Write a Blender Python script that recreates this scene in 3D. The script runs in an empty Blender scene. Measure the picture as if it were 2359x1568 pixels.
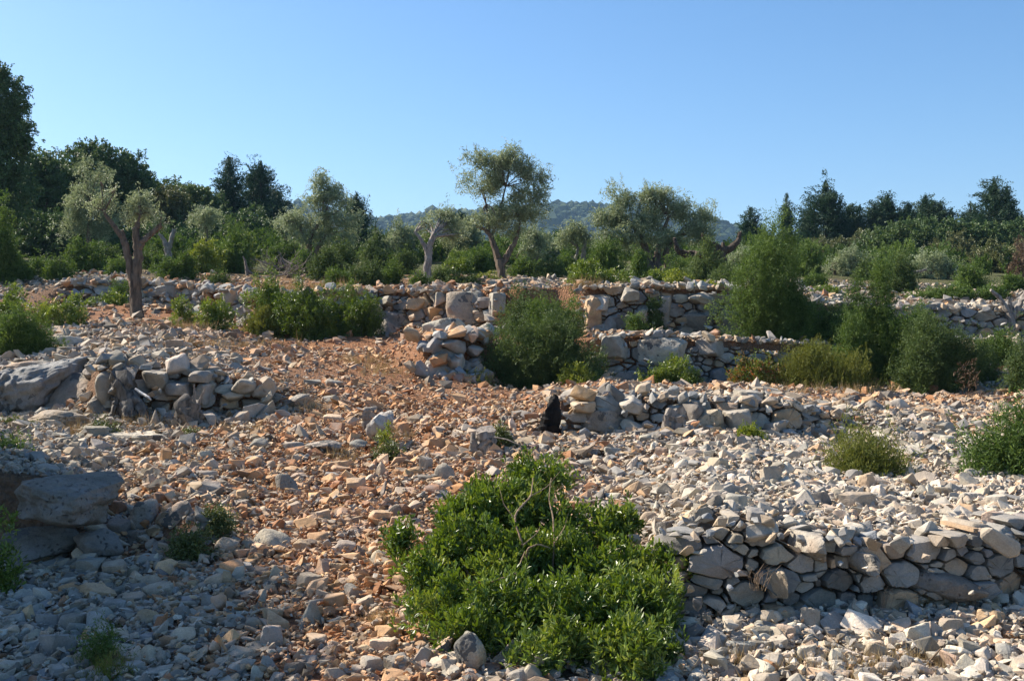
import bpy, bmesh, math, random
import numpy as np
from mathutils import Vector, Matrix

# ------------------------------------------------------------------ basics
F = 2537.0            # focal length in survey units (picture 2359 wide)
CU, CV = 1179.5, 784.0
CZ = 1.65             # eye height
rng = np.random.default_rng(7)
random.seed(7)
scn = bpy.context.scene
COL = scn.collection

def P(u, v, d):
    return np.array(((u - CU) / F * d, d, CZ + (CV - v) / F * d))

def build(name, V, faces, mat, parent=None, smooth=False, col=None, tint=None, sharp=None):
    """V (n,3); faces = list of int arrays of shape (m,k); col per-vertex rgb, tint per-vertex float"""
    V = np.ascontiguousarray(V, dtype=np.float32)
    me = bpy.data.meshes.new(name)
    me.vertices.add(len(V)); me.vertices.foreach_set('co', V.ravel())
    if isinstance(faces, np.ndarray): faces = [faces]
    faces = [np.asarray(f, dtype=np.int32) for f in faces if len(f)]
    idx = np.concatenate([f.ravel() for f in faces])
    tot = np.concatenate([np.full(len(f), f.shape[1], dtype=np.int32) for f in faces])
    st = np.concatenate(([0], np.cumsum(tot)[:-1])).astype(np.int32)
    me.loops.add(len(idx)); me.loops.foreach_set('vertex_index', idx)
    me.polygons.add(len(tot)); me.polygons.foreach_set('loop_start', st); me.polygons.foreach_set('loop_total', tot)
    me.update(calc_edges=True)
    if smooth:
        me.polygons.foreach_set('use_smooth', np.ones(len(tot), dtype=bool))
        if sharp: me.set_sharp_from_angle(angle=math.radians(sharp))
    else:
        me.polygons.foreach_set('use_smooth', np.zeros(len(tot), dtype=bool))
    if col is not None:
        a = me.attributes.new('col', 'FLOAT_COLOR', 'POINT')
        c = np.ones((len(V), 4), dtype=np.float32); c[:, :3] = col
        a.data.foreach_set('color', c.ravel())
    if tint is not None:
        a = me.attributes.new('tint', 'FLOAT', 'POINT')
        a.data.foreach_set('value', np.ascontiguousarray(tint, dtype=np.float32))
    me.materials.append(mat)
    o = bpy.data.objects.new(name, me); COL.objects.link(o)
    if parent is not None: o.parent = parent
    return o

def tag(o, label=None, cat=None, group=None, kind=None):
    if label: o['label'] = label
    if cat: o['category'] = cat
    if group: o['group'] = group
    if kind: o['kind'] = kind
    return o

def thing(name, loc, label, cat, group=None):
    o = bpy.data.objects.new(name, None); COL.objects.link(o)
    o.empty_display_size = 0.1
    o.location = [float(x) for x in loc]
    return tag(o, label, cat, group)

class Noise:
    """cheap smooth noise: sum of random sinusoids"""
    def __init__(s, freq, octaves=3, seed=0, gain=0.5, n=7):
        r = np.random.default_rng(seed)
        s.k, s.ph, s.a = [], [], []
        amp = 1.0
        for o in range(octaves):
            d = r.normal(size=(n, 3)); d /= np.linalg.norm(d, axis=1)[:, None]
            s.k.append(d * freq * 2 ** o * r.uniform(0.7, 1.4, (n, 1)))
            s.ph.append(r.uniform(0, 6.283, n)); s.a.append(np.full(n, amp / math.sqrt(n))); amp *= gain
        s.k = np.concatenate(s.k); s.ph = np.concatenate(s.ph); s.a = np.concatenate(s.a)
    def __call__(s, p):
        return (np.sin(p @ s.k.T + s.ph) * s.a).sum(1)

def norm(a):
    return a / np.maximum(np.linalg.norm(a, axis=-1, keepdims=True), 1e-9)

# ------------------------------------------------------------------ materials
def mat_new(name):
    m = bpy.data.materials.new(name); m.use_nodes = True
    nt = m.node_tree; nt.nodes.clear()
    return m, nt, nt.nodes, nt.links

def nd(nodes, t, **kw):
    n = nodes.new(t)
    for k, v in kw.items():
        if k.startswith('i_'): n.inputs[k[2:].replace('_', ' ')].default_value = v
        else: setattr(n, k, v)
    return n

def rock_material(name, scale=1.0, lichen=0.5, bump=0.6, pits=False):
    m, nt, N, L = mat_new(name)
    out = nd(N, 'ShaderNodeOutputMaterial'); b = nd(N, 'ShaderNodeBsdfPrincipled')
    b.inputs['Roughness'].default_value = 0.9; b.inputs['Specular IOR Level'].default_value = 0.2
    at = nd(N, 'ShaderNodeAttribute', attribute_name='col')
    g = nd(N, 'ShaderNodeNewGeometry')
    n1 = nd(N, 'ShaderNodeTexNoise', i_Scale=9.0 * scale, i_Detail=8.0, i_Roughness=0.65)
    n2 = nd(N, 'ShaderNodeTexNoise', i_Scale=38.0 * scale, i_Detail=5.0, i_Roughness=0.7)
    n3 = nd(N, 'ShaderNodeTexNoise', i_Scale=4.0 * scale, i_Detail=5.0, i_Roughness=0.6)
    n4 = nd(N, 'ShaderNodeTexNoise', i_Scale=130.0 * scale, i_Detail=3.0, i_Roughness=0.7)
    for n in (n1, n2, n3, n4): L.new(g.outputs['Position'], n.inputs['Vector'])
    r1 = nd(N, 'ShaderNodeMapRange', i_From_Min=0.3, i_From_Max=0.7, i_To_Min=0.72, i_To_Max=1.22)
    L.new(n1.outputs['Fac'], r1.inputs['Value'])
    r4 = nd(N, 'ShaderNodeMapRange', i_From_Min=0.3, i_From_Max=0.7, i_To_Min=0.8, i_To_Max=1.2)
    L.new(n4.outputs['Fac'], r4.inputs['Value']); m4 = nd(N, 'ShaderNodeMath', operation='MULTIPLY'); L.new(r1.outputs[0], m4.inputs[0]); L.new(r4.outputs[0], m4.inputs[1])
    mul = nd(N, 'ShaderNodeVectorMath', operation='SCALE')
    L.new(at.outputs['Color'], mul.inputs[0]); L.new(m4.outputs[0], mul.inputs['Scale'])
    # grey weathering crust in patches
    r3 = nd(N, 'ShaderNodeMapRange', i_From_Min=0.5, i_From_Max=0.66, i_To_Min=0.0, i_To_Max=0.45)
    L.new(n3.outputs['Fac'], r3.inputs['Value'])
    mx = nd(N, 'ShaderNodeMix', data_type='RGBA'); mx.inputs[7].default_value = (0.33, 0.325, 0.315, 1)
    L.new(r3.outputs[0], mx.inputs[0]); L.new(mul.outputs[0], mx.inputs[6])
    # dark lichen specks
    r2 = nd(N, 'ShaderNodeMapRange', i_From_Min=0.58, i_From_Max=0.72, i_To_Min=0.0, i_To_Max=lichen)
    L.new(n2.outputs['Fac'], r2.inputs['Value'])
    mx2 = nd(N, 'ShaderNodeMix', data_type='RGBA'); mx2.inputs[7].default_value = (0.11, 0.105, 0.095, 1)
    L.new(r2.outputs[0], mx2.inputs[0]); L.new(mx.outputs[2], mx2.inputs[6])
    col_out = mx2.outputs[2]
    if pits:
        vo = nd(N, 'ShaderNodeTexVoronoi', i_Scale=24.0); wv = nd(N, 'ShaderNodeVectorMath', operation='MULTIPLY_ADD'); wv.inputs[1].default_value = (.16, .16, .16)
        L.new(n1.outputs['Color'], wv.inputs[0]); L.new(g.outputs['Position'], wv.inputs[2]); L.new(wv.outputs[0], vo.inputs['Vector'])
        rp = nd(N, 'ShaderNodeMapRange', i_From_Min=0.12, i_From_Max=0.34, i_To_Min=0.0, i_To_Max=1.0); L.new(vo.outputs['Distance'], rp.inputs['Value'])
        
        pm = nd(N, 'ShaderNodeMapRange', i_From_Min=0.40, i_From_Max=0.62, i_To_Min=0.0, i_To_Max=0.34); L.new(n3.outputs['Fac'], pm.inputs['Value']); L.new(pm.outputs[0], rp.inputs['From Max'])
        rp.inputs['From Min'].default_value = 0.0
        mp = nd(N, 'ShaderNodeMix', data_type='RGBA'); mp.inputs[6].default_value = (0.13, 0.125, 0.115, 1); L.new(rp.outputs[0], mp.inputs[0]); L.new(col_out, mp.inputs[7]); col_out = mp.outputs[2]
    L.new(col_out, b.inputs['Base Color'])
    ad = nd(N, 'ShaderNodeMath', operation='MULTIPLY_ADD'); ad.inputs[1].default_value = 0.35
    a4 = nd(N, 'ShaderNodeMath', operation='MULTIPLY_ADD'); a4.inputs[1].default_value = 0.3; L.new(n4.outputs['Fac'], a4.inputs[0]); L.new(n2.outputs['Fac'], a4.inputs[2])
    L.new(a4.outputs[0], ad.inputs[0]); L.new(n1.outputs['Fac'], ad.inputs[2])
    bp = nd(N, 'ShaderNodeBump', i_Strength=bump, i_Distance=0.03 / scale)
    hgt = ad.outputs[0]
    if pits:
        hp = nd(N, 'ShaderNodeMath', operation='MULTIPLY_ADD'); hp.inputs[1].default_value = 0.5; L.new(rp.outputs[0], hp.inputs[0]); L.new(hgt, hp.inputs[2]); hgt = hp.outputs[0]
    L.new(hgt, bp.inputs['Height']); L.new(bp.outputs[0], b.inputs['Normal'])
    L.new(b.outputs[0], out.inputs[0])
    return m

def leaf_material(name, c0, c1, c2, rough=0.5, trans=0.3, spec=0.3):
    """tint attribute 0..1 runs dark -> mid -> light leaf colour"""
    m, nt, N, L = mat_new(name)
    out = nd(N, 'ShaderNodeOutputMaterial'); b = nd(N, 'ShaderNodeBsdfPrincipled')
    b.inputs['Roughness'].default_value = rough; b.inputs['Specular IOR Level'].default_value = spec
    at = nd(N, 'ShaderNodeAttribute', attribute_name='tint')
    cr = nd(N, 'ShaderNodeValToRGB'); e = cr.color_ramp.elements
    e[0].position = 0.0; e[0].color = (*c0, 1); e[1].position = 1.0; e[1].color = (*c2, 1)
    k = e.new(0.5); k.color = (*c1, 1)
    L.new(at.outputs['Fac'], cr.inputs[0]); L.new(cr.outputs[0], b.inputs['Base Color'])
    t = nd(N, 'ShaderNodeBsdfTranslucent')
    hs = nd(N, 'ShaderNodeHueSaturation', i_Saturation=1.15, i_Value=1.15, i_Hue=0.485)
    L.new(cr.outputs[0], hs.inputs['Color']); L.new(hs.outputs[0], t.inputs[0])
    ms = nd(N, 'ShaderNodeMixShader'); ms.inputs[0].default_value = trans
    L.new(b.outputs[0], ms.inputs[1]); L.new(t.outputs[0], ms.inputs[2])
    L.new(ms.outputs[0], out.inputs[0])
    return m

def bark_material(name, c0, c1, scale=14.0):
    m, nt, N, L = mat_new(name)
    out = nd(N, 'ShaderNodeOutputMaterial'); b = nd(N, 'ShaderNodeBsdfPrincipled')
    b.inputs['Roughness'].default_value = 0.9; b.inputs['Specular IOR Level'].default_value = 0.15
    g = nd(N, 'ShaderNodeNewGeometry'); mp = nd(N, 'ShaderNodeMapping'); mp.inputs['Scale'].default_value = (1, 1, 0.22)
    n1 = nd(N, 'ShaderNodeTexNoise', i_Scale=scale, i_Detail=7.0, i_Roughness=0.7)
    L.new(g.outputs['Position'], mp.inputs[0]); L.new(mp.outputs[0], n1.inputs['Vector'])
    cr = nd(N, 'ShaderNodeValToRGB'); e = cr.color_ramp.elements
    e[0].position = 0.35; e[0].color = (*c0, 1); e[1].position = 0.65; e[1].color = (*c1, 1)
    L.new(n1.outputs['Fac'], cr.inputs[0]); L.new(cr.outputs[0], b.inputs['Base Color'])
    bp = nd(N, 'ShaderNodeBump', i_Strength=0.8, i_Distance=0.03)
    L.new(n1.outputs['Fac'], bp.inputs['Height']); L.new(bp.outputs[0], b.inputs['Normal'])
    L.new(b.outputs[0], out.inputs[0])
    return m

def ground_material():
    m, nt, N, L = mat_new('earth')
    out = nd(N, 'ShaderNodeOutputMaterial'); b = nd(N, 'ShaderNodeBsdfPrincipled')
    b.inputs['Roughness'].default_value = 0.95; b.inputs['Specular IOR Level'].default_value = 0.1
    at = nd(N, 'ShaderNodeAttribute', attribute_name='col')
    g = nd(N, 'ShaderNodeNewGeometry')
    n1 = nd(N, 'ShaderNodeTexNoise', i_Scale=16.0, i_Detail=9.0, i_Roughness=0.7)
    v = nd(N, 'ShaderNodeTexVoronoi', i_Scale=26.0)
    L.new(g.outputs['Position'], n1.inputs['Vector']); L.new(g.outputs['Position'], v.inputs['Vector'])
    r1 = nd(N, 'ShaderNodeMapRange', i_From_Min=0.3, i_From_Max=0.7, i_To_Min=0.55, i_To_Max=1.35)
    L.new(n1.outputs['Fac'], r1.inputs['Value'])
    mul = nd(N, 'ShaderNodeVectorMath', operation='SCALE')
    L.new(at.outputs['Color'], mul.inputs[0]); L.new(r1.outputs[0], mul.inputs['Scale'])
    L.new(mul.outputs[0], b.inputs['Base Color'])
    sb = nd(N, 'ShaderNodeMath', operation='SUBTRACT'); L.new(n1.outputs['Fac'], sb.inputs[0]); L.new(v.outputs['Distance'], sb.inputs[1])
    bp = nd(N, 'ShaderNodeBump', i_Strength=0.9, i_Distance=0.05)
    L.new(sb.outputs[0], bp.inputs['Height']); L.new(bp.outputs[0], b.inputs['Normal'])
    L.new(b.outputs[0], out.inputs[0])
    return m

M_ROCK = rock_material('limestone', 1.0, 0.45, 0.55)
M_ROCKF = rock_material('limestone_pitted', 0.7, 0.7, 1.0, True)
M_RUBBLE = rock_material('limestone_rubble', 1.0, 0.3, 0.4)
M_EARTH = ground_material()
M_MASTIC = leaf_material('mastic_leaf', (0.055, 0.095, 0.014), (0.135, 0.205, 0.034), (0.29, 0.335, 0.075), 0.4, 0.3, 0.45)
M_MASTIC_Y = leaf_material('mastic_leaf_yellowish', (0.103, 0.149, 0.023), (0.207, 0.253, 0.040), (0.322, 0.356, 0.069), 0.45, 0.3, 0.4)
M_RED = leaf_material('reddening_leaf', (0.06, 0.12, 0.025), (0.14, 0.18, 0.04), (0.5, 0.17, 0.09), 0.5, 0.3, 0.3)
M_JUNIPER = leaf_material('juniper_needle', (0.045, 0.08, 0.018), (0.095, 0.158, 0.036), (0.18, 0.25, 0.07), 0.6, 0.28, 0.2)
M_JUNIPER_B = leaf_material('juniper_bluish_needle', (0.042, 0.072, 0.022), (0.088, 0.135, 0.04), (0.16, 0.21, 0.07), 0.6, 0.25, 0.2)
M_HEATH = leaf_material('heath_needle', (0.079, 0.100, 0.021), (0.157, 0.179, 0.040), (0.257, 0.257, 0.072), 0.65, 0.25, 0.15)
M_OLIVE = leaf_material('olive_leaf', (0.11, 0.14, 0.07), (0.25, 0.30, 0.155), (0.47, 0.51, 0.34), 0.5, 0.32, 0.4)
M_OAK = leaf_material('oak_leaf', (0.043, 0.084, 0.029), (0.091, 0.148, 0.048), (0.178, 0.228, 0.084), 0.5, 0.2, 0.3)
M_OAK_B = leaf_material('oak_brownish_leaf', (0.072, 0.092, 0.036), (0.132, 0.151, 0.061), (0.223, 0.213, 0.092), 0.5, 0.2, 0.3)
M_OAKG = leaf_material('oak_green_leaf', (0.04, 0.075, 0.025), (0.085, 0.135, 0.045), (0.14, 0.19, 0.07), 0.5, 0.25, 0.3)
M_KERMES = leaf_material('kermes_leaf', (0.045, 0.067, 0.020), (0.105, 0.135, 0.038), (0.194, 0.209, 0.075), 0.45, 0.2, 0.4)
M_CONIFER = leaf_material('conifer_needle', (0.018, 0.041, 0.024), (0.041, 0.083, 0.045), (0.083, 0.128, 0.063), 0.6, 0.15, 0.2)
M_CONIFER_G = leaf_material('conifer_green_needle', (0.026, 0.055, 0.023), (0.058, 0.104, 0.042), (0.104, 0.156, 0.065), 0.6, 0.2, 0.2)
M_DEAD = leaf_material('dead_needle', (0.08, 0.06, 0.04), (0.15, 0.105, 0.07), (0.24, 0.165, 0.11), 0.8, 0.15, 0.1)
M_STRAW = leaf_material('dry_grass', (0.22, 0.15, 0.07), (0.34, 0.25, 0.12), (0.48, 0.38, 0.2), 0.8, 0.2, 0.1)
M_BARK = bark_material('olive_bark', (0.06, 0.048, 0.038), (0.22, 0.165, 0.12))
M_STUMP = bark_material('old_stump', (0.06, 0.055, 0.05), (0.24, 0.22, 0.20), 20)
M_BARKD = bark_material('dark_bark', (0.04, 0.03, 0.024), (0.11, 0.085, 0.065))
M_DEADW = bark_material('dead_wood', (0.13, 0.115, 0.10), (0.36, 0.32, 0.28), 18)
M_CHAR = bark_material('charred_wood', (0.006, 0.006, 0.006), (0.022, 0.02, 0.019), 22)
M_TWIG = bark_material('twig', (0.16, 0.11, 0.07), (0.34, 0.25, 0.17), 25)
M_TWIGG = bark_material('grey_twig', (0.12, 0.10, 0.085), (0.26, 0.22, 0.19), 25)

# ------------------------------------------------------------------ terrain
COLS = np.array([0, 150, 230, 300, 450, 600, 750, 900, 980, 1050, 1200, 1290, 1350, 1500, 1590, 1650, 1800, 1950, 2100, 2359], float)
# per column: (v, d) on feature lines 2..9 (feet and lips of ledges and terrace walls, going uphill)
PROF = {
 0:    [(1290, 7.6), (1090, 8.2), (965, 12), (900, 14), (850, 15.5), (800, 17.5), (740, 22), (690, 25)],
 150:  [(1290, 7.6), (1110, 8.2), (985, 11.5), (860, 14.5), (820, 16), (775, 18.5), (700, 25.6), (655, 26)],
 230:  [(1295, 7.5), (1150, 8.3), (965, 12.0), (850, 12.6), (808, 15.5), (766, 18.5), (699, 25.8), (654, 26.2)],
 980:  [(1305, 7.05), (1180, 8.4), (1006, 11.6), (930, 13.9), (868, 17.2), (778, 17.9), (760, 22.6), (671, 23.3)],
 1290: [(1355, 6.7), (1205, 7.8), (1006, 11.8), (925, 12.2), (880, 17.9), (780, 18.7), (770, 21), (666, 21.8)],
 1590: [(1403, 6.2), (1200, 6.6), (1003, 12), (920, 12.4), (881, 18.2), (778, 18.9), (774, 21), (662, 21.5)],
 300:  [(1300, 7.5), (1180, 8.3), (955, 12.2), (845, 12.7), (800, 15), (760, 18.5), (698, 26), (652, 26.4)],
 450:  [(1295, 7.4), (1200, 8.1), (955, 12.3), (850, 12.8), (808, 16), (768, 20), (715, 25), (662, 25.4)],
 600:  [(1300, 7.2), (1190, 8.2), (950, 12.5), (890, 13.2), (840, 16), (792, 20), (764, 23), (680, 23.5)],
 750:  [(1300, 7.1), (1180, 8.4), (975, 12.0), (905, 13.8), (850, 16.5), (800, 20), (766, 23), (676, 23.5)],
 900:  [(1300, 7.1), (1180, 8.4), (1000, 11.7), (925, 14), (870, 16.2), (812, 19.6), (764, 23), (672, 23.5)],
 1050: [(1310, 7.0), (1180, 8.4), (1010, 11.5), (935, 13.8), (866, 17.3), (772, 18), (758, 22.3), (670, 23)],
 1200: [(1330, 6.9), (1180, 8.3), (1015, 11.5), (940, 13.3), (880, 17.8), (785, 18.8), (775, 21.3), (670, 22)],
 1350: [(1370, 6.6), (1220, 7.6), (1003, 11.9), (915, 12.3), (880, 18), (776, 18.7), (768, 20.9), (664, 21.6)],
 1500: [(1400, 6.3), (1235, 7.1), (1002, 12), (915, 12.4), (880, 18), (770, 18.6), (765, 20.8), (662, 21.4)],
 1650: [(1405, 6.2), (1180, 6.6), (1005, 12), (925, 12.4), (882, 18.3), (782, 19), (778, 21), (662, 21.5)],
 1800: [(1400, 6.2), (1215, 6.6), (1012, 12), (932, 12.4), (885, 18.5), (786, 19.2), (780, 21.2), (682, 21.8)],
 1950: [(1395, 6.3), (1232, 6.7), (1022, 12), (962, 12.8), (888, 18.5), (800, 19.5), (785, 22), (706, 22.5)],
 2100: [(1385, 6.3), (1236, 6.7), (1060, 10.5), (990, 12.5), (890, 18.5), (822, 20), (785, 23), (712, 23.6)],
 2359: [(1370, 6.5), (1215, 6.9), (1080, 10), (1000, 12.5), (880, 17.5), (800, 19), (780, 23), (716, 23.6)],
}
def tail(u):
    t = np.interp(u, [0, 300, 600, 1200, 1700, 2359], [0, 1, 2, 3, 4, 5])
    g = lambda *a: float(np.interp(t, range(6), a))
    return [(g(640, 628, 640, 641, 645, 668), 30.0), (g(590, 588, 598, 603, 612, 632), 45.0),
            (g(540, 545, 565, 575, 590, 602), 70.0), (g(520, 530, 548, 560, 575, 585), 130.0),
            (g(535, 540, 560, 570, 580, 590), 300.0), (700.0, 3000.0)]
LN_V, LN_D = [], []
for u in COLS:
    pts = [(784 + 1.65 * F / 0.6, 0.6), (784 + 1.66 * F / 2.5, 2.5), (1568, 5.2)] + PROF[int(u)] + tail(u)
    LN_V.append([p[0] for p in pts]); LN_D.append([p[1] for p in pts])
LN_V = np.array(LN_V); LN_D = np.array(LN_D)
for k in (3, 5, 7, 9):      # the wall faces are steep
    g = LN_D[:, k + 1] - LN_D[:, k]
    LN_D[:, k + 1] = np.where(g < 0.75, LN_D[:, k] + 0.2, LN_D[:, k + 1])
LN_Z = CZ + (CV - LN_V) / F * LN_D
NL = LN_V.shape[1]
SEG = [6, 18, 16, 10, 26, 12, 18, 12, 16, 12, 16, 12, 12, 10, 6, 8]
gn = Noise(2.2, 3, 3); gn2 = Noise(0.5, 2, 4)

def line_at(u):
    """depth and height of each feature line at bearing u (array)"""
    u = np.atleast_1d(u)
    D = np.stack([np.interp(u, COLS, LN_D[:, k]) for k in range(NL)], 1)
    Z = np.stack([np.interp(u, COLS, LN_Z[:, k]) for k in range(NL)], 1)
    return D, Z

def ground(x, y):
    x = np.atleast_1d(np.asarray(x, float)); y = np.atleast_1d(np.asarray(y, float))
    u = CU + F * x / np.maximum(y, 0.3)
    D, Z = line_at(u)
    z = np.empty(len(x))
    k = np.clip((D <= y[:, None]).sum(1) - 1, 0, NL - 2)
    i = np.arange(len(x))
    t = np.clip((y - D[i, k]) / (D[i, k + 1] - D[i, k]), 0, 1)
    z = Z[i, k] * (1 - t) + Z[i, k + 1] * t
    p = np.stack([x, y, z * 0], 1)
    amp = np.clip(y / 12, 0.5, 1.0)
    return z + 0.028 * gn(p) * amp + 0.03 * gn2(p)

def gz(x, y): return float(ground(x, y)[0])

def slope_at(x, y):
    e = 0.06
    return np.abs(ground(x, y + e) - ground(x, y - e)) / (2 * e)

_ds = np.concatenate([np.linspace(2.5, 35, 900), np.linspace(35.2, 140, 400)])
def d_at(u, v):
    """nearest depth at which the bare slope shows at (u, v)"""
    z = ground((u - CU) / F * _ds, _ds)
    vv = CV - (z - CZ) * F / _ds
    k = np.nonzero(vv <= v)[0]
    return float(_ds[k[0]]) if len(k) else 140.0

def earth_col(x, y):
    """soil colour: red earth on the path, grey-brown elsewhere"""
    u = CU + F * x / np.maximum(y, 0.3)
    n = Noise(0.6, 3, 11)(np.stack([x, y, 0 * x], 1))
    c = path_amount(u, y) + 0.25 * n
    c = np.clip(c, 0, 1)[:, None]
    return (1 - c) * np.array((0.16, 0.115, 0.08)) + c * np.array((0.29, 0.142, 0.072))

def path_amount(u, d):
    """how much red-stained stone and soil there is at bearing u, distance d"""
    cx = np.interp(d, [4, 6, 8, 10, 13, 16, 19, 22, 26], [760, 820, 760, 850, 960, 1000, 900, 700, 640])
    w = np.interp(d, [4, 6, 8, 10, 13, 16, 19, 22, 26], [230, 340, 460, 470, 460, 620, 760, 680, 520])
    a = np.exp(-((u - cx) / w) ** 2)
    a2 = 0.75 * np.exp(-((d - 16) / 2.6) ** 2) * (u > 1100)
    return np.clip(np.maximum(a, a2), 0, 1)

us = np.concatenate([np.linspace(-2600, -700, 24)[:-1], np.linspace(-700, 3060, 420), np.linspace(3060, 5000, 24)[1:]])
D, Z = line_at(us)
rows_d = []
for k in range(NL - 1):
    t = np.linspace(0, 1, SEG[k], endpoint=False)
    rows_d.append(D[:, k:k + 1] * (1 - t) + D[:, k + 1:k + 2] * t)
rows_d.append(D[:, -1:])
RD = np.concatenate(rows_d, 1)                     # (nu, nr)
GX = ((us[:, None] - CU) / F) * RD
GZ = ground(GX.ravel(), RD.ravel())
V = np.stack([GX.ravel(), RD.ravel(), GZ], 1)
nu, nr = RD.shape
ii = (np.arange(nu - 1)[:, None] * nr + np.arange(nr - 1)[None, :]).ravel()
Q = np.stack([ii, ii + nr, ii + nr + 1, ii + 1], 1)
gcol = earth_col(V[:, 0], V[:, 1])
far = np.clip((V[:, 1] - 26) / 10, 0, 1)[:, None]
gcol = gcol * (1 - far) + np.array((0.10, 0.105, 0.045)) * far
tag(build('ground', V, Q, M_EARTH, smooth=True, col=gcol), 'stony terraced hillside of red and grey-brown earth', 'ground', kind='structure')
# ------------------------------------------------------------------ stone shapes
_ico = {}
def ico(sub):
    if sub not in _ico:
        bm = bmesh.new(); bmesh.ops.create_icosphere(bm, subdivisions=sub, radius=1.0)
        _ico[sub] = (np.array([v.co[:] for v in bm.verts]), np.array([[v.index for v in f.verts] for f in bm.faces])); bm.free()
    return _ico[sub]

def rand_rot(r, tilt=None):
    a = r.uniform(0, 6.283); c, s = math.cos(a), math.sin(a)
    R = np.array([[c, -s, 0], [s, c, 0], [0, 0, 1]])
    if tilt:
        ax = r.normal(size=3); ax /= np.linalg.norm(ax); R = np.array(Matrix.Rotation(r.normal(0, tilt), 3, Vector(ax))) @ R
    return R

def rock_shape(style, seed, sub=4, rough=0.035):
    """chunk of limestone inside a unit box, cut by a handful of fracture planes"""
    r = np.random.default_rng(seed)
    d, f = ico(sub)
    n, h = [], []
    def plane(v, k): n.append(np.array(v, float) / np.linalg.norm(v)); h.append(k)
    J = lambda: r.normal(0, 0.16, 3)
    soft = 26.0
    if style in ('block', 'slab', 'bar'):
        for s in (-1, 1):
            for ax in range(3):
                e = np.zeros(3); e[ax] = s; plane(e + J(), r.uniform(0.85, 1.05))
        for _ in range(6): plane(r.normal(size=3), r.uniform(0.95, 1.3))
    elif style == 'wedge':
        plane((0.15, 0, -1), 0.75); plane((0.75 * r.choice([-1, 1]), r.normal(0, .2), 0.72), 0.55); plane((r.normal(0, .2), -1, 0.2), 0.8); plane((r.normal(0, .2), 1, 0.2), 0.85)
        plane((1, r.normal(0, .2), -.1), 1.1); plane((-1, r.normal(0, .2), -.1), 1.1)
        for _ in range(5): plane(r.normal(size=3), r.uniform(0.95, 1.2))
    elif style == 'point':
        plane((0, 0, -1), 0.7); k = r.integers(4, 6); a0 = r.uniform(0, 6.28)
        for i in range(k):
            a = a0 + 6.283 * i / k + r.normal(0, .25); plane((math.cos(a), math.sin(a), r.uniform(0.35, 0.75)), r.uniform(0.5, 0.75))
        for _ in range(3): plane(r.normal(size=3), r.uniform(1.0, 1.2))
    else:   # round
        soft = 9.0
        for _ in range(16): plane(r.normal(size=3), r.uniform(0.75, 1.05))
    n = np.array(n); h = np.array(h)
    dn = np.maximum(d @ n.T, 1e-3)
    rr = -np.log(np.exp(-soft * np.minimum(h / dn, 3.0)).sum(1)) / soft
    nz = Noise(3.2, 4, seed, 0.6)
    rr = rr * (1 + rough * nz(d * 1.0))
    if style == 'round': rr = rr * (1 + 0.09 * Noise(2.0, 2, seed + 1)(d))
    v = d * rr[:, None]
    lo, hi = v.min(0), v.max(0)
    return (v - (lo + hi) / 2) / (hi - lo), f

STONE_COLS = {
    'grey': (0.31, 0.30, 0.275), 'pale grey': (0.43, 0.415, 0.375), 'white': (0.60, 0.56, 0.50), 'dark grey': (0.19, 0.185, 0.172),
    'tan': (0.44, 0.33, 0.22), 'orange': (0.44, 0.27, 0.155), 'rust': (0.31, 0.175, 0.10), 'pinkish': (0.50, 0.40, 0.31), 'bluish grey': (0.26, 0.265, 0.265), 'warm grey': (0.36, 0.32, 0.265)}
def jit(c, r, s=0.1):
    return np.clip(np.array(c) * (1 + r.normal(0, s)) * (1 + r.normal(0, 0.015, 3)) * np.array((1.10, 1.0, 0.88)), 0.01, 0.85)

# low stone prototypes: convex chunks
def hull_proto(r, npts, bevel):
    bm = bmesh.new()
    dims = np.array((1.0, r.uniform(0.55, 0.95), r.uniform(0.32, 0.75)))
    for _ in range(npts):
        p = r.uniform(-1, 1, 3); p = p / max(np.abs(p).max(), 1e-3) * r.uniform(0.75, 1.0) if r.random() < 0.5 else norm(r.normal(size=3)) * r.uniform(0.8, 1.05)
        bm.verts.new(p * dims)
    res = bmesh.ops.convex_hull(bm, input=bm.verts)
    bmesh.ops.delete(bm, geom=[e for e in bm.verts if not e.link_faces], context='VERTS')
    bmesh.ops.dissolve_limit(bm, angle_limit=math.radians(12), verts=bm.verts, edges=bm.edges)
    if bevel:
        bmesh.ops.bevel(bm, geom=list(bm.edges), offset=r.uniform(0.04, 0.09), segments=1, profile=0.6, affect='EDGES', clamp_overlap=True)
    bmesh.ops.triangulate(bm, faces=bm.faces)
    bm.normal_update()
    v = np.array([x.co[:] for x in bm.verts]); bm.verts.index_update()
    f = np.array([[x.index for x in q.verts] for q in bm.faces]); bm.free()
    lo, hi = v.min(0), v.max(0)
    return (v - (lo + hi) / 2) / (hi - lo).max(), f

class Scatter:
    """collects many small stones into one mesh"""
    def __init__(s): s.V, s.F, s.C, s.n = [], [], [], 0
    def add(s, proto, R, S, T, C):
        v, f = proto; n = len(R)
        if n == 0: return
        vv = np.einsum('nij,pj->npi', R, v) * 1.0
        vv = vv * S[:, None, None] + T[:, None, :]
        s.V.append(vv.reshape(-1, 3)); s.F.append((f[None] + (np.arange(n) * len(v))[:, None, None] + s.n).reshape(-1, 3))
        s.C.append(np.repeat(C, len(v), axis=0)); s.n += n * len(v)
    def make(s, name, mat):
        return build(name, np.concatenate(s.V), np.concatenate(s.F), mat, col=np.concatenate(s.C))

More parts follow.
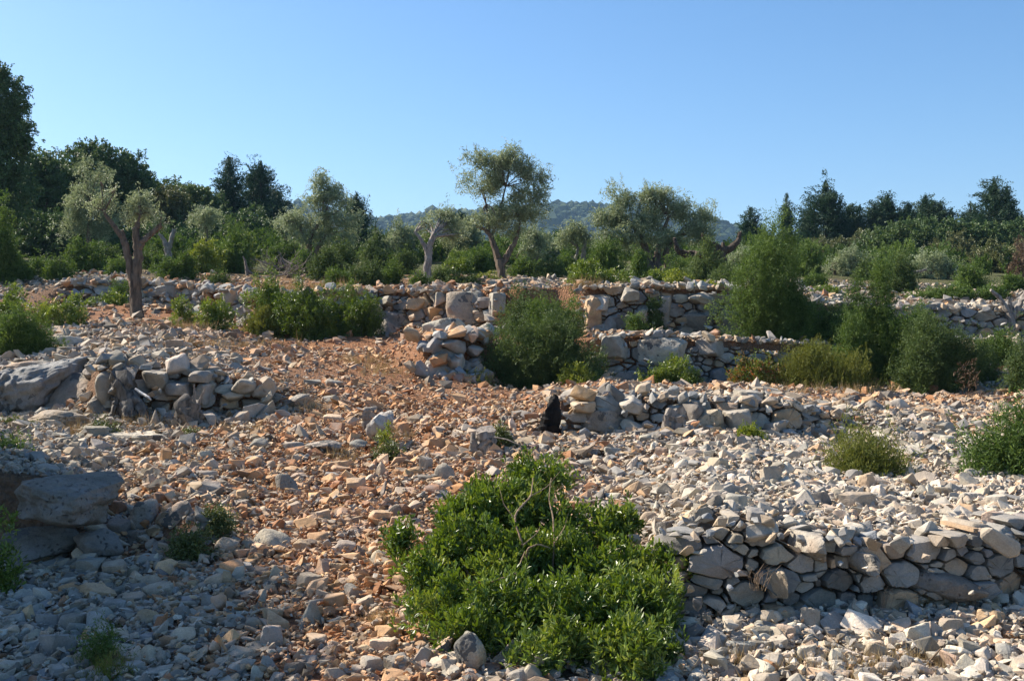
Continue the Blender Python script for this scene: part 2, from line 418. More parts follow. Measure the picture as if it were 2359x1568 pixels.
def rots(r, n, tilt):
    a = r.uniform(0, 6.283, n); b = r.normal(0, tilt, n); c = r.normal(0, tilt, n)
    z = np.zeros(n); o = np.ones(n)
    Rz = np.stack([np.cos(a), -np.sin(a), z, np.sin(a), np.cos(a), z, z, z, o], 1).reshape(n, 3, 3)
    Rx = np.stack([o, z, z, z, np.cos(b), -np.sin(b), z, np.sin(b), np.cos(b)], 1).reshape(n, 3, 3)
    Ry = np.stack([np.cos(c), z, np.sin(c), z, o, z, -np.sin(c), z, np.cos(c)], 1).reshape(n, 3, 3)
    return Ry @ Rx @ Rz

def stone_colours(r, u, d):
    n = len(u); pa = path_amount(u, d)
    pale = np.clip((u - 1350) / 500, 0, 1) * np.clip((12.5 - d) / 3, 0, 1)
    c = np.empty((n, 3)); q = r.random(n)
    po = 0.10 + 0.62 * pa - 0.02 * pale
    warm = [STONE_COLS[k] for k in ('tan', 'tan', 'orange', 'pinkish', 'tan', 'rust')]
    cool = [STONE_COLS[k] for k in ('grey', 'warm grey', 'pale grey', 'warm grey', 'dark grey', 'bluish grey')]
    pl = [STONE_COLS[k] for k in ('pale grey', 'white', 'pinkish', 'warm grey', 'pale grey')]
    W = np.array(warm)[r.integers(0, 6, n)]; K = np.array(cool)[r.integers(0, 6, n)]; Lq = np.array(pl)[r.integers(0, 5, n)]
    c = np.where((q < po)[:, None], W, K)
    c = np.where((r.random(n) < 0.62 * pale)[:, None], Lq, c)
    c = c * (1 + r.normal(0, 0.13, (n, 1))) * (1 + r.normal(0, 0.014, (n, 3))) * np.array((1.10, 1.0, 0.88))
    tint = (0.36 * pa)[:, None]           # earth dust
    c = c * (1 - tint) + tint * c * np.array((1.0, 0.74, 0.50))
    return np.clip(c, 0.02, 0.8)

r_ = np.random.default_rng(21)
PN = [hull_proto(r_, int(r_.integers(9, 16)), True) for _ in range(44)]
PF = [hull_proto(r_, int(r_.integers(7, 11)), False) for _ in range(40)]
SKIP = []          # (x, y, r) discs kept free of loose stones

def scatter_band(sc, r, d0, d1, n, protos, smin, smed, smax, lift):
    d = np.sqrt(r.uniform(d0 ** 2, d1 ** 2, n)); u = r.uniform(-1000, 3500, n)
    x = (u - CU) / F * d
    pa = path_amount(u, d)
    s = np.exp(r.normal(math.log(smed), 0.68, n)) * (1 - 0.22 * pa)
    s = np.clip(s, smin, smax)
    ok = slope_at(x, d) < 1.1
    nb = Noise(0.7, 2, 31)(np.stack([x, d, 0 * x], 1))
    ok &= ~((pa > 0.55) & (d > 12) & (r.random(n) < 0.36 + 0.4 * nb))    # barer red soil in places
    for (sx, sy, sr) in SKIP: ok &= ((x - sx) ** 2 + (d - sy) ** 2) > sr * sr
    x, d, u, s = x[ok], d[ok], u[ok], s[ok]; n = len(x)
    z = ground(x, d) + s * r.uniform(-0.12, 0.22, n) + r.uniform(0, lift, n) * (s < smed * 1.3)
    C = stone_colours(r, u, d); R = rots(r, n, 0.38); which = r.integers(0, len(protos), n)
    T = np.stack([x, d, z], 1)
    for k in range(len(protos)):
        m = (which == k) & ((s > 0.055) | (protos is PF)); sc.add(protos[k], R[m], s[m], T[m], C[m])
    if protos is not PF:
        for k in range(len(PF)):
            m = (which == k) & (s <= 0.055); sc.add(PF[k], R[m], s[m], T[m], C[m])
        m = (which >= len(PF)) & (s <= 0.055); sc.add(PF[0], R[m], s[m], T[m], C[m])

def wall_litter(sc, r):
    # loose pieces lying along the lips and feet of the terrace walls and fallen over their faces
    for tp, bt, size, cols in WALLS:
        S = np.linalg.norm(np.diff(tp[:, :2], axis=0), axis=1).sum(); n = int(S * 42)
        for which in (0, 1, 2):
            q = r.uniform(0, len(tp) - 1.001, n); i = q.astype(int); f = (q - i)[:, None]
            A = tp[i] * (1 - f) + tp[i + 1] * f; Bt = bt[i] * (1 - f) + bt[i + 1] * f
            end = np.clip(1.3 - np.minimum(q, len(tp) - 1 - q) / (len(tp) * 0.10), 0, 1)
            keep = r.random(n) < (np.maximum(0.26, end) if which == 2 else 1.0)
            k_ = r.uniform(0.15, 0.95, n)[:, None] if which == 2 else (np.ones((n, 1)) if which == 0 else np.zeros((n, 1)))
            p = Bt * (1 - k_) + A * k_ + r.normal(0, 0.10, (n, 3)) * (1, 1.1, 0)
            if which == 2: p = p + np.array((0, -0.10, 0))
            s = np.clip(np.exp(r.normal(math.log(size[0] * (1.5 if which == 0 else 1.1)), 0.5, n)), 0.04, 0.32)
            z = ground(p[:, 0], p[:, 1]) + s * r.uniform(0.0, 0.35, n)
            if which == 0: z = np.maximum(z, A[:, 2] - 0.03 + s * 0.15)
            if which == 2: z = np.maximum(z, p[:, 2])
            C = stone_colours(r, CU + F * p[:, 0] / p[:, 1], p[:, 1])
            m0 = r.random(n) < 0.5; C[m0] = np.array([STONE_COLS[c] for c in cols])[r.integers(0, len(cols), int(m0.sum()))] * r.uniform(0.8, 1.15, (int(m0.sum()), 1))
            R = rots(r, n, 0.45); kk = r.integers(0, len(PN), n); T = np.stack([p[:, 0], p[:, 1], z], 1)
            for j in range(len(PN)): m = (kk == j) & keep; sc.add(PN[j], R[m], s[m], T[m], C[m])

def make_rubble():
    sc = Scatter(); r = np.random.default_rng(5)
    wall_litter(sc, r)
    scatter_band(sc, r, 3.6, 7.0, 33000, PN, 0.016, 0.041, 0.16, 0.05)
    scatter_band(sc, r, 7.0, 10.0, 34000, PN, 0.02, 0.046, 0.18, 0.05)
    scatter_band(sc, r, 10.0, 14.0, 42000, PF, 0.025, 0.052, 0.2, 0.05)
    scatter_band(sc, r, 14.0, 20.0, 44000, PF, 0.035, 0.063, 0.24, 0.04)
    scatter_band(sc, r, 20.0, 31.0, 22000, PF, 0.05, 0.085, 0.28, 0.02)
    tag(sc.make('rubble', M_RUBBLE), 'countless broken limestone pieces strewn over the slope', 'rubble', kind='stuff')

# ------------------------------------------------------------------ single rocks
n_rock = [0]
def rock(u, v, w, h, style='block', colour='grey', label=None, seed=None, name='rock', cat='rock', group=None, depth=None, mat=None, rough=None, turn=None, d=None, sink=0.12, parent=None):
    """rock whose visible outline is about w x h survey units round (u, v)"""
    n_rock[0] += 1
    seed = n_rock[0] * 13 + 5 if seed is None else seed
    r = np.random.default_rng(seed)
    if d is None: d = min(d_at(u, v + 0.36 * h), d_at(u, v + 0.5 * h) + 1.2)
    W, H = w / F * d, h / F * d
    Dp = depth if depth else W * (r.uniform(0.6, 0.95) if style != 'bar' else 0.45)
    px = max(w, h)
    sub = 3 if px < 34 else 4 if px < 110 else 5
    V, f = rock_shape(style, seed, sub, rough if rough else 0.03)
    R = rand_rot(r, 0.12)
    if turn is not None: R = np.array(Matrix.Rotation(math.radians(turn), 3, 'Y'))
    V = V @ R.T
    V = V - (V.min(0) + V.max(0)) / 2; V = V / (V.max(0) - V.min(0))
    V = V * np.array((W, Dp, H * (1 + sink)))
    x, y = (u - CU) / F * d, d + Dp * 0.35
    c = jit(STONE_COLS[colour], r, 0.06)
    colr = np.tile(c, (len(V), 1))
    if colour in ('grey', 'pale grey', 'warm grey', 'white') and r.random() < 0.5:      # rusty stained side
        s = np.clip(Noise(2.5 / max(W, 0.05), 2, seed)(V) - 0.25, 0, 0.7)[:, None]; colr = colr * (1 - s) + s * np.array((0.46, 0.32, 0.22))
    zt = CZ + (CV - (v - h / 2)) / F * (d + Dp * 0.2)
    zc = zt - H * (1 + sink) / 2
    if parent is not None:
        return build(name, V + np.array((x, y, zc)) - np.array(parent.location), f, mat or M_ROCK, parent, smooth=True, sharp=38, col=colr)
    o = build(name, V, f, mat or M_ROCK, smooth=True, sharp=38, col=colr)
    o.location = (x, y, zc)
    tag(o, label, cat, group)
    ROCKS.append((u, v, w, h, d))
    return o
ROCKS = []

# ------------------------------------------------------------------ dry stone walls
WALLS = []
def clip(poly, nx, ny, c):
    """keep the part of poly with n.p <= c"""
    out = []; m = len(poly)
    for i in range(m):
        a, b = poly[i], poly[(i + 1) % m]
        da, db = nx * a[0] + ny * a[1] - c, nx * b[0] + ny * b[1] - c
        if da <= 0: out.append(a)
        if da * db < 0:
            t = da / (da - db); out.append((a[0] + t * (b[0] - a[0]), a[1] + t * (b[1] - a[1])))
    return out

def dry_wall(name, u0, u1, k, label, seed, size=(0.09, 0.22), boulders=(), colours=('grey', 'grey', 'warm grey', 'bluish grey', 'dark grey', 'pale grey', 'tan'), extra=0.05, low=0.12, front=0.1, rough=1.0, group=None, gap=0.012, mat=None, batter=1.0, taper=0.6, ragged=0.16):
    k += 1
    r = np.random.default_rng(seed)
    uu = np.linspace(u0, u1, 60); Dl, Zl = line_at(uu)
    b = np.stack([(uu - CU) / F * Dl[:, k], Dl[:, k], Zl[:, k] - low], 1)
    t = np.stack([(uu - CU) / F * Dl[:, k + 1], Dl[:, k + 1], Zl[:, k + 1] + extra], 1)
    t[:, :2] = b[:, :2] + (t[:, :2] - b[:, :2]) * batter
    mid = (b + t) / 2
    s = np.concatenate(([0], np.cumsum(np.linalg.norm(np.diff(mid[:, :2], axis=0), axis=1)))); S = s[-1]
    Hs = np.linalg.norm(t - b, axis=1)
    tan = norm(np.gradient(mid[:, :2], axis=0)); nrm = np.stack([tan[:, 1], -tan[:, 0], 0 * tan[:, 0]], 1)   # outward, towards the viewer
    def at(ps, pt, dep):
        f3 = lambda A: np.stack([np.interp(ps, s, A[:, j]) for j in range(3)], 1)
        B, T, Nn = f3(b), f3(t), f3(nrm); h = np.interp(ps, s, Hs)
        return B + (T - B) * (pt / h)[:, None] + Nn * dep[:, None]
    An = 1.6
    seeds = []
    topn = Noise(2.2, 2, seed + 3)
    rag = Noise(1.1, 3, seed + 5)
    def Htop(q):
        h = float(np.interp(q, s, Hs)); e = min(q, S - q) / taper
        k_ = 1.0 - ragged * max(0.0, float(rag(np.array([[q, 0., 0.]]))[0]))
        return max(0.12, (h + 0.06 * float(topn(np.array([[q, 0., 0.]]))[0])) * k_ * (0.35 + 0.65 * min(1.0, e)))
    for phase, tries in ((1.0, 220), (0.66, 900), (0.4, 4000)):
        for _ in range(tries):
            q = r.uniform(0, S); H = Htop(q); p = r.uniform(0.0, H)
            rad = r.uniform(*size) * phase
            if all(((q - a) / An) ** 2 + (p - c) ** 2 > (0.78 * (rad + e)) ** 2 * 0.8 for a, c, e in seeds): seeds.append((q, p, rad))
    sd = np.array(seeds)
    VV, QQ, TT, CC, n0 = [], [], [], [], 0
    for i, (q, p, rad) in enumerate(seeds):
        H = Htop(q)
        rect = [(max(q - 3 * rad, 0) / An, 0), (min(q + 3 * rad, S) / An, 0), (min(q + 3 * rad, S) / An, H), (max(q - 3 * rad, 0) / An, H)]
        dd = (sd[:, 0] - q) ** 2 / An ** 2 + (sd[:, 1] - p) ** 2
        for j in np.argsort(dd)[1:22]:
            ax, ay = q / An, p; bx, by = sd[j, 0] / An, sd[j, 1]
            nx, ny = bx - ax, by - ay; l = math.hypot(nx, ny)
            c = (bx * bx + by * by - ax * ax - ay * ay + rad ** 2 - sd[j, 2] ** 2) / 2
            rect = clip(rect, nx / l, ny / l, c / l - gap * r.uniform(0.3, 1.3))
            if len(rect) < 3: break
        if len(rect) < 3: continue
        pg = np.array(rect) * (An, 1)
        w_ = pg.max(0) - pg.min(0)
        if w_.min() < 0.025 or (w_[1] < 0.34 * w_[0] and p > 0.55 * H): continue
        # soften corners
        nx_ = np.roll(pg, -1, 0); kf = r.uniform(0.05, 0.13)
        pg = np.stack([pg * (1 - kf) + nx_ * kf, pg * 0.5 + nx_ * 0.5, pg * kf + nx_ * (1 - kf)], 1).reshape(-1, 2)
        m = len(pg); cen = pg.mean(0); sz = math.sqrt(w_[0] * w_[1])
        pg = pg + norm(pg - cen) * r.normal(0, 0.02 * sz, (m, 1))
        tilt = r.normal(0, 0.20, 2); out = r.uniform(-0.07, 0.05) * rough
        cen = cen + r.uniform(-0.22, 0.22, 2) * w_
        rings = []
        for (sc_, dep) in ((0.93, -0.30), (1.0, -0.03), (0.97, sz * 0.05), (0.90, sz * 0.10), (0.52, sz * 0.125)):
            pp = cen + (pg - cen) * sc_ + r.normal(0, 0.012 * sz, (m, 2)) * (dep > -0.1)
            dz = front + out + dep + (pp - cen) @ tilt * (dep > -0.1) + r.normal(0, 0.02 * sz, m) * (dep > -0.1)
            rings.append(at(pp[:, 0], pp[:, 1], dz))
        pc = cen[None]; rings.append(at(pc[:, 0], pc[:, 1], np.array([front + out + sz * r.uniform(0.10, 0.17)])))
        VV.append(np.concatenate(rings)); idx = np.arange(m); nx_ = (idx + 1) % m
        for k2 in range(4):
            a = n0 + k2 * m
            QQ.append(np.stack([a + idx, a + nx_, a + m + nx_, a + m + idx], 1))
        a = n0 + 4 * m
        TT.append(np.stack([a + idx, a + nx_, np.full(m, n0 + 5 * m)], 1))
        c = jit(STONE_COLS[colours[r.integers(len(colours))]], r, 0.14) * np.array((0.80, 0.845, 0.90))
        CC.append(np.tile(c, (5 * m + 1, 1))); n0 += 5 * m + 1
    WALLS.append((t + nrm * front * 0.3 - (0, 0, 0.03), b + nrm * (front + 0.10) + (0, 0, low), size, colours))
    V = np.concatenate(VV)
    root = thing(name, mid[len(mid) // 2] * (1, 1, 0) + np.array((0, 0, b[len(b) // 2, 2])), label, 'wall', group); root['kind'] = 'thing'
    off = np.array(root.location)
    build('stonework', V - off, [np.concatenate(QQ), np.concatenate(TT)], mat or M_ROCK, root, smooth=True, sharp=42, col=np.concatenate(CC))
    for (bu, bv, bw, bh, st, c) in boulders:
        dd = float(np.interp(bu, uu, (Dl[:, k] * 0.6 + Dl[:, k + 1] * 0.4))) - front - 0.12
        rock(bu, bv, bw, bh, st, c, parent=root, name='boulder', d=dd, depth=0.55, sink=0.02, mat=M_ROCKF if bw > 70 else M_ROCK)
    return root
# ------------------------------------------------------------------ plants
def leaves(tips, axes, plen, K, spread, L, W, r, tint0, droop=0.0):
    n = len(tips); N = n * K
    t = np.tile(np.linspace(0.05, 1.0, K), n) + r.normal(0, 0.06, N)
    A = np.repeat(axes, K, 0); Tp = np.repeat(tips, K, 0); pl = np.repeat(plen, K)
    rad = r.normal(size=(N, 3)); rad -= (rad * A).sum(1)[:, None] * A; rad = norm(rad)
    ang = np.clip(spread * (1.15 - 0.75 * t) * (1 + r.normal(0, 0.3, N)), 0.02, 2.2)
    dr = A * np.cos(ang)[:, None] + rad * np.sin(ang)[:, None]
    dr[:, 2] -= droop * r.uniform(0.3, 1.0, N); dr = norm(dr)
    pos = Tp - A * (pl * (1 - t))[:, None] + rad * (0.05 * pl)[:, None]
    l = L * r.uniform(0.65, 1.25, N) * (1.1 - 0.35 * np.clip(t, 0, 1)); w = W * r.uniform(0.7, 1.2, N)
    side = np.cross(dr, r.normal(size=(N, 3))); side = norm(side); up = np.cross(side, dr)
    b = pos; m = pos + dr * (l * 0.55)[:, None] + up * (0.10 * l)[:, None]; e = pos + dr * l[:, None]
    V = np.stack([b, m + side * (w / 2)[:, None], e, m - side * (w / 2)[:, None]], 1).reshape(-1, 3)
    ti = np.clip(np.repeat(tint0, K) + r.normal(0, 0.13, N), 0, 1)
    return V, np.arange(4 * N).reshape(-1, 4), np.repeat(ti, 4)

#        mat          L    W/L   K  plen  spread  out  up   rnd droop cover
KIND = {
 'oak_g':   (M_OAKG,      .070, .60, 12, .22, 1.1, .70, .35, .60, 0.1, 8.0),
 'juniper': (M_JUNIPER,   .052, .20, 14, .22, .85, .75, .42, .48, 0.0, 9.0),
 'juniper_b': (M_JUNIPER_B, .052, .20, 14, .22, .85, .75, .42, .48, 0.0, 9.0),
 'heath':   (M_HEATH,     .045, .18, 16, .22, .55, .55, .8, .32, 0.0, 9.0),
 'mastic':  (M_MASTIC,    .040, .34, 11, .09, .95, .60, .60, .55, 0.0, 7.0),
 'mastic_y': (M_MASTIC_Y, .042, .34, 11, .10, .95, .60, .60, .55, 0.0, 7.0),
 'red':     (M_RED,       .045, .36, 10, .10, .95, .60, .60, .55, 0.0, 7.0),
 'kermes':  (M_KERMES,    .022, .55, 10, .08, 1.0, .60, .40, .70, 0.0, 7.0),
 'olive':   (M_OLIVE,     .075, .22, 15, .34, .70, .60, .55, .60, 0.12, 5.2),
 'oak':     (M_OAK,       .070, .60, 12, .22, 1.1, .70, .35, .60, 0.1, 8.0),
 'oak_b':   (M_OAK_B,     .070, .60, 12, .22, 1.1, .70, .35, .60, 0.1, 8.0),
 'conifer': (M_CONIFER,   .160, .24, 15, .60, .55, .85, .30, .30, 0.0, 11.0),
 'conifer_g': (M_CONIFER_G, .150, .20, 15, .55, .50, .70, .55, .30, 0.0, 8.0),
 'dead':    (M_DEAD,      .080, .15, 14, .25, .60, .60, .40, .50, 0.0, 3.0),
}
PXS = 1024 / 2359.0

def R_dome(t): return np.where(t < 0.3, 0.80 + 0.2 * t / 0.3, np.sqrt(np.clip(1 - ((t - 0.3) / 0.7) ** 2, 0, 1)))
def R_cone(t): return np.clip(1 - t, 0, 1) ** 0.8 * np.clip(0.75 + t * 1.5, 0, 1)
def R_flame(t): return np.clip(np.sin(np.pi * np.clip(t * 0.86 + 0.14, 0, 1) ** 0.75), 0, 1) ** 0.8
def R_column(t): return np.clip(1 - t ** 3.0, 0, 1) * np.clip(0.7 + t, 0, 1)
def R_broad(t): return np.where(t < 0.25, 0.9 + 0.4 * t, np.clip(1 - ((t - 0.25) / 0.75) ** 2.6, 0, 1))
def R_ragged(t): return np.clip(1 - t ** 1.7, 0, 1) ** 0.6 * np.clip(0.8 + t, 0, 1) * (0.8 + 0.2 * np.abs(np.sin(t * 13)))
def R_tier(t): return np.clip(1 - t, 0, 1) ** 0.62 * np.clip(0.75 + t * 1.5, 0, 1) * (0.76 + 0.24 * np.abs(np.sin(t * 17)))
PROFILE = dict(dome=R_dome, cone=R_cone, flame=R_flame, column=R_column, broad=R_broad, tier=R_tier, ragged=R_ragged)

def body_points(prof, n, w, h, dep, seed, r, lump=0.26):
    f = PROFILE[prof]; out = []
    tt = np.linspace(0, 1, 200); R = f(tt) + 0.04; cdf = np.cumsum(R); cdf /= cdf[-1]
    t = np.interp(r.random(n), cdf, tt); th = r.uniform(0, 6.283, n)
    nz = Noise(1.5, 3, seed)
    R = f(t) * (1 + lump * nz(np.stack([2 * np.cos(th), 2 * np.sin(th), 3.2 * t], 1)))
    rho = np.sqrt(r.uniform(0.16, 1.0, n))
    top = 1 + 0.10 * nz(np.stack([3 * np.cos(th), 3 * np.sin(th), 0 * t + 9], 1))
    p = np.stack([R * rho * np.cos(th) * w / 2, R * rho * np.sin(th) * dep / 2, t * h * top], 1)
    o = np.stack([np.cos(th) * rho, np.sin(th) * rho, 0.5 * t], 1)
    return p, norm(o + 1e-6)

def lobe_points(lobes, n, r, wobble=0.24):
    """lobes: (centre, radii)"""
    vol = np.array([(q[1][0] * q[1][2]) ** 0.8 for q in lobes]); k = r.choice(len(lobes), n, p=vol / vol.sum())
    c = np.array([q[0] for q in lobes])[k]; ra = np.array([q[1] for q in lobes])[k]
    dvec = norm(r.normal(size=(n, 3)))
    rho = r.uniform(0.10, 1.0, n) ** 0.5
    wob = 1 + wobble * Noise(2.4, 2, int(r.integers(9999)))(dvec * 1.0 + c)
    return c + dvec * ra * (rho * wob)[:, None], dvec

def make_foliage(kind, pts, outd, d, r, dens, sizescale=1.0, clump=0.5, part='foliage', parent=None, bright=0.0, mat=None, plscale=1.0):
    mt, L, wr, K, pl, sp, wo, wu, wrn, droop, cover = KIND[kind]
    px = d / F / PXS                          # metres per rendered pixel
    L = max(L * sizescale, 2.6 * px); W = max(L * wr, 0.85 * px); pl = pl * sizescale * plscale
    n = len(pts)
    ax = norm(outd * wo + np.array((0, 0, wu)) + r.normal(0, wrn, (n, 3)))
    pls = pl * r.uniform(0.6, 1.35, n)
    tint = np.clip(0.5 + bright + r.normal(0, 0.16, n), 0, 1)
    V, Fq, ti = leaves(pts, ax, pls, K, sp, L, W, r, tint, droop)
    off = np.array(parent.location) if parent is not None else np.zeros(3)
    return build(part, V - off, Fq, mat or mt, parent, tint=ti)

def n_plumes(kind, d, area_px, sizescale=1.0, dens=1.0):
    mt, L, wr, K, pl, sp, wo, wu, wrn, droop, cover = KIND[kind]
    px = d / F / PXS
    L = max(L * sizescale, 2.6 * px); W = max(L * wr, 0.85 * px)
    return int(np.clip(cover * dens * area_px * PXS ** 2 / (0.5 * (L / px) * (W / px)) / K, 25, 9000))

def tube(pts, rad, sides=8, r=None, rough=0.12, cap=True):
    pts = np.array(pts, float); rad = np.array(rad, float)
    # refine
    n = max(len(pts) * 5, 6); t0 = np.linspace(0, 1, len(pts)); t = np.linspace(0, 1, n)
    q = np.stack([np.interp(t, t0, pts[:, k]) for k in range(3)], 1)
    for _ in range(2): q[1:-1] = 0.25 * q[:-2] + 0.5 * q[1:-1] + 0.25 * q[2:]
    rr = np.interp(t, t0, rad)
    r = r or np.random.default_rng(1)
    q[1:-1] += r.normal(0, 1, (n - 2, 3)) * rr[1:-1, None] * 0.12
    tg = norm(np.gradient(q, axis=0)); ref = np.array((0.3, 1, 0.2)); s = norm(np.cross(tg, ref)); b = np.cross(tg, s)
    a = np.linspace(0, 6.283, sides, endpoint=False); ph = r.uniform(0, 6.283, 3)
    prof = 1 + rough * (np.sin(2 * a[None] + ph[0] + 3 * t[:, None]) + 0.7 * np.sin(3 * a[None] + ph[1] - 4 * t[:, None])) + r.normal(0, rough * 0.35, (n, sides))
    V = q[:, None] + (s[:, None] * np.cos(a)[None, :, None] + b[:, None] * np.sin(a)[None, :, None]) * (rr[:, None] * prof)[..., None]
    V = V.reshape(-1, 3); i = (np.arange(n - 1)[:, None] * sides + np.arange(sides)[None]).ravel()
    j = (np.arange(n - 1)[:, None] * sides + (np.arange(sides) + 1)[None] % sides).ravel()
    Fq = np.stack([i, j, j + sides, i + sides], 1)
    e = (n - 1) * sides
    V = np.concatenate([V, q[-1:] , q[:1]])
    ca = np.arange(sides); Ft = np.concatenate([np.stack([e + ca, e + (ca + 1) % sides, np.full(sides, n * sides)], 1), np.stack([(ca + 1) % sides, ca, np.full(sides, n * sides + 1)], 1)])
    return V, Fq, Ft

def tubes(name, specs, mat, parent=None, sides=8, seed=1, rough=0.12, sharp=50):
    r = np.random.default_rng(seed); VV, QQ, TT, n = [], [], [], 0
    for pts, rad in specs:
        v, q, t = tube(pts, rad, sides, r, rough); VV.append(v); QQ.append(q + n); TT.append(t + n); n += len(v)
    off = np.array(parent.location) if parent is not None else np.zeros(3)
    return build(name, np.concatenate(VV) - off, [np.concatenate(QQ), np.concatenate(TT)], mat, parent, smooth=True, sharp=sharp)

def limbs_px(limbs, d):
    """limbs in survey units: [(u, v, width, depth offset), ...] -> tube specs"""
    out = []
    for L in limbs:
        L = [q if len(q) > 3 else (*q, 0.0) for q in L]
        out.append(([P(u, v, d + dd) for u, v, w, dd in L], [w / F * d / 2 for u, v, w, dd in L]))
    return out

n_plant = [0]
KSUB = 1.0
def shrub(name, kind, u, vb, w, h, label, prof='dome', d=None, cat='shrub', group=None, dens=1.0, size=1.0, bright=0.0, clumpf=0.35, dep=None, stems=True, lump=0.26, mat=None, plscale=1.0, part='foliage'):
    n_plant[0] += 1
    seed = n_plant[0] * 17 + 3; r = np.random.default_rng(seed)
    if d is None: d = d_at(u, vb)
    Dp = dep if dep else w / F * d * 0.8
    y = d + Dp * 0.18; x = (u - CU) / F * y; z0 = gz(x, min(y, d + 0.1)) - 0.03
    zt = CZ + (CV - (vb - h)) / F * y
    W = w / F * y; H = max(zt - z0, 0.1)
    root = thing(name, (x, y, z0), label, cat, group)
    pl = KIND[kind][4] * size * plscale
    npl = n_plumes(kind, d, w * h * 0.85, size, dens)
    nc = max(12, npl // 9)
    kW = max(W - pl * 0.7, W * 0.6); kH = max(H - pl * 0.45, H * 0.7)
    kD = max(Dp - pl * 0.7, Dp * 0.6)
    if w * KSUB > 60 and prof in ('dome', 'broad', 'flame'):
        # several stems grown into one another
        ns = int(r.integers(5, 8)); PCs, OCs = [], []
        for q in range(ns):
            a = [-1, 1, 0][q] if q < 3 else r.uniform(-0.85, 0.85)
            if prof == 'flame': wi, hi, ox = kW * r.uniform(.45, .7), kH * (1.0 if q == 2 else r.uniform(.45, .8)), a * kW * .26
            else: wi, hi, ox = kW * r.uniform(.42, .62), kH * (1.0 if q == 3 else r.uniform(.55, .92)), a * kW * .28
            pf = str(r.choice(['dome', 'flame', 'dome']))
            p1, o1 = body_points(pf, max(6, int(nc * wi * hi / (kW * kH) * 0.8)), wi, hi, min(wi, kD), seed + q, r, lump + .08)
            PCs.append(p1 + np.array((ox, r.uniform(-.3, .3) * max(kD - wi * .6, 0), 0))); OCs.append(o1)
        pc, oc = np.concatenate(PCs), np.concatenate(OCs); nc = len(pc)
    else:
        pc, oc = body_points(prof, nc, kW, kH, kD, seed, r, lump)
    k = r.integers(0, nc, npl)
    cr = clumpf * pl
    pts = pc[k] + r.normal(0, cr, (npl, 3)); outd = norm(oc[k] + r.normal(0, 0.25, (npl, 3)))
    pts[:, 2] = np.maximum(pts[:, 2], 0.04)
    pts += np.array((x, y, z0))
    make_foliage(kind, pts, outd, d, r, dens, size, part=part, parent=root, bright=bright, mat=mat, plscale=plscale)
    if stems:
        sp = []
        for i in range(6 if W * F / d > 60 else 3):
            tip = pc[r.integers(0, nc)] * np.array((0.75, 0.75, 0.8)); b0 = np.array((r.normal(0, 0.04 * W), r.normal(0, 0.04 * W), -0.03))
            m_ = (b0 + tip) / 2 + r.normal(0, 0.05 * H, 3)
            rr = max(0.008, 0.018 * H)
            sp.append(([b0 + (x, y, z0), m_ + (x, y, z0), tip + (x, y, z0)], [rr, rr * 0.7, rr * 0.3]))
        tubes('stem', sp, M_BARKD, root, 5, seed)
    return root

def tree(name, kind, u, vb, lobes, limbs, label, d, cat='tree', group=None, dens=1.0, size=1.0, bright=0.0, clumpf=0.5, bark=None, sides=8, base=True, depth_k=0.9, dead=()):
    """lobes: (u, v, ru, rv[, depth offset]); limbs: [(u, v, width[, depth offset])...]"""
    n_plant[0] += 1
    seed = n_plant[0] * 17 + 3; r = np.random.default_rng(seed)
    x = (u - CU) / F * d; z0 = gz(x, d)
    root = thing(name, (x, d, z0), label, cat, group)
    zb = CZ + (CV - vb) / F * d
    if limbs:
        sp = limbs_px(limbs, d)
        p0, r0 = sp[0]
        if zb > z0: p0.insert(0, np.array((p0[0][0], p0[0][1], z0 - 0.15))); r0.insert(0, r0[0] * 1.25)
        else: p0[0] = p0[0] - np.array((0, 0, 0.12))
    if lobes:
        L = []
        for q in lobes:
            dd = q[4] if len(q) > 4 else 0.0
            ru, rv = q[2] / F * d, q[3] / F * d
            L.append((P(q[0], q[1], d + dd), np.array((ru, min(ru, max(rv * 1.6, ru * 0.7)) * depth_k, rv))))
        pl = KIND[kind][4] * size
        Ls = [(c, np.maximum(ra - pl * 0.3, ra * 0.6)) for c, ra in L]
        area = sum(3.14 * q[2] * q[3] for q in lobes)
        airy = kind == 'olive'
        npl = n_plumes(kind, d, area, size, dens * (0.64 if airy else 1.0)); nc = max(10, npl // (11 if airy else 8))
        pc, oc = lobe_points(Ls, nc, r, 0.48 if airy else 0.2); k = r.integers(0, nc, npl)
        if airy and limbs:
            tw = []; lim = limbs_px(limbs, d); tips_ = [q[0][-1] for q in lim]
            for i in range(min(34, nc)):
                e = pc[r.integers(0, nc)]; b0 = min(tips_, key=lambda t_: float(np.linalg.norm(t_ - e))); md = (b0 + e) / 2 + r.normal(0, 0.06, 3) * np.linalg.norm(e - b0) + np.array((0, 0, .05))
                rw = max(0.012, 0.6 * d / F); tw.append(([b0, md, e], [rw * 1.5, rw, rw * .5]))
            sp = sp + tw
        pts = pc[k] + r.normal(0, clumpf * pl * (0.6 if airy else 1.0), (npl, 3)); outd = norm(oc[k] + r.normal(0, 0.3, (npl, 3)))
        make_foliage(kind, pts, outd, d, r, dens, size, part='crown', parent=root, bright=bright)
    if limbs: tubes('trunk', sp, bark or M_BARK, root, sides, seed, 0.14)
    return root

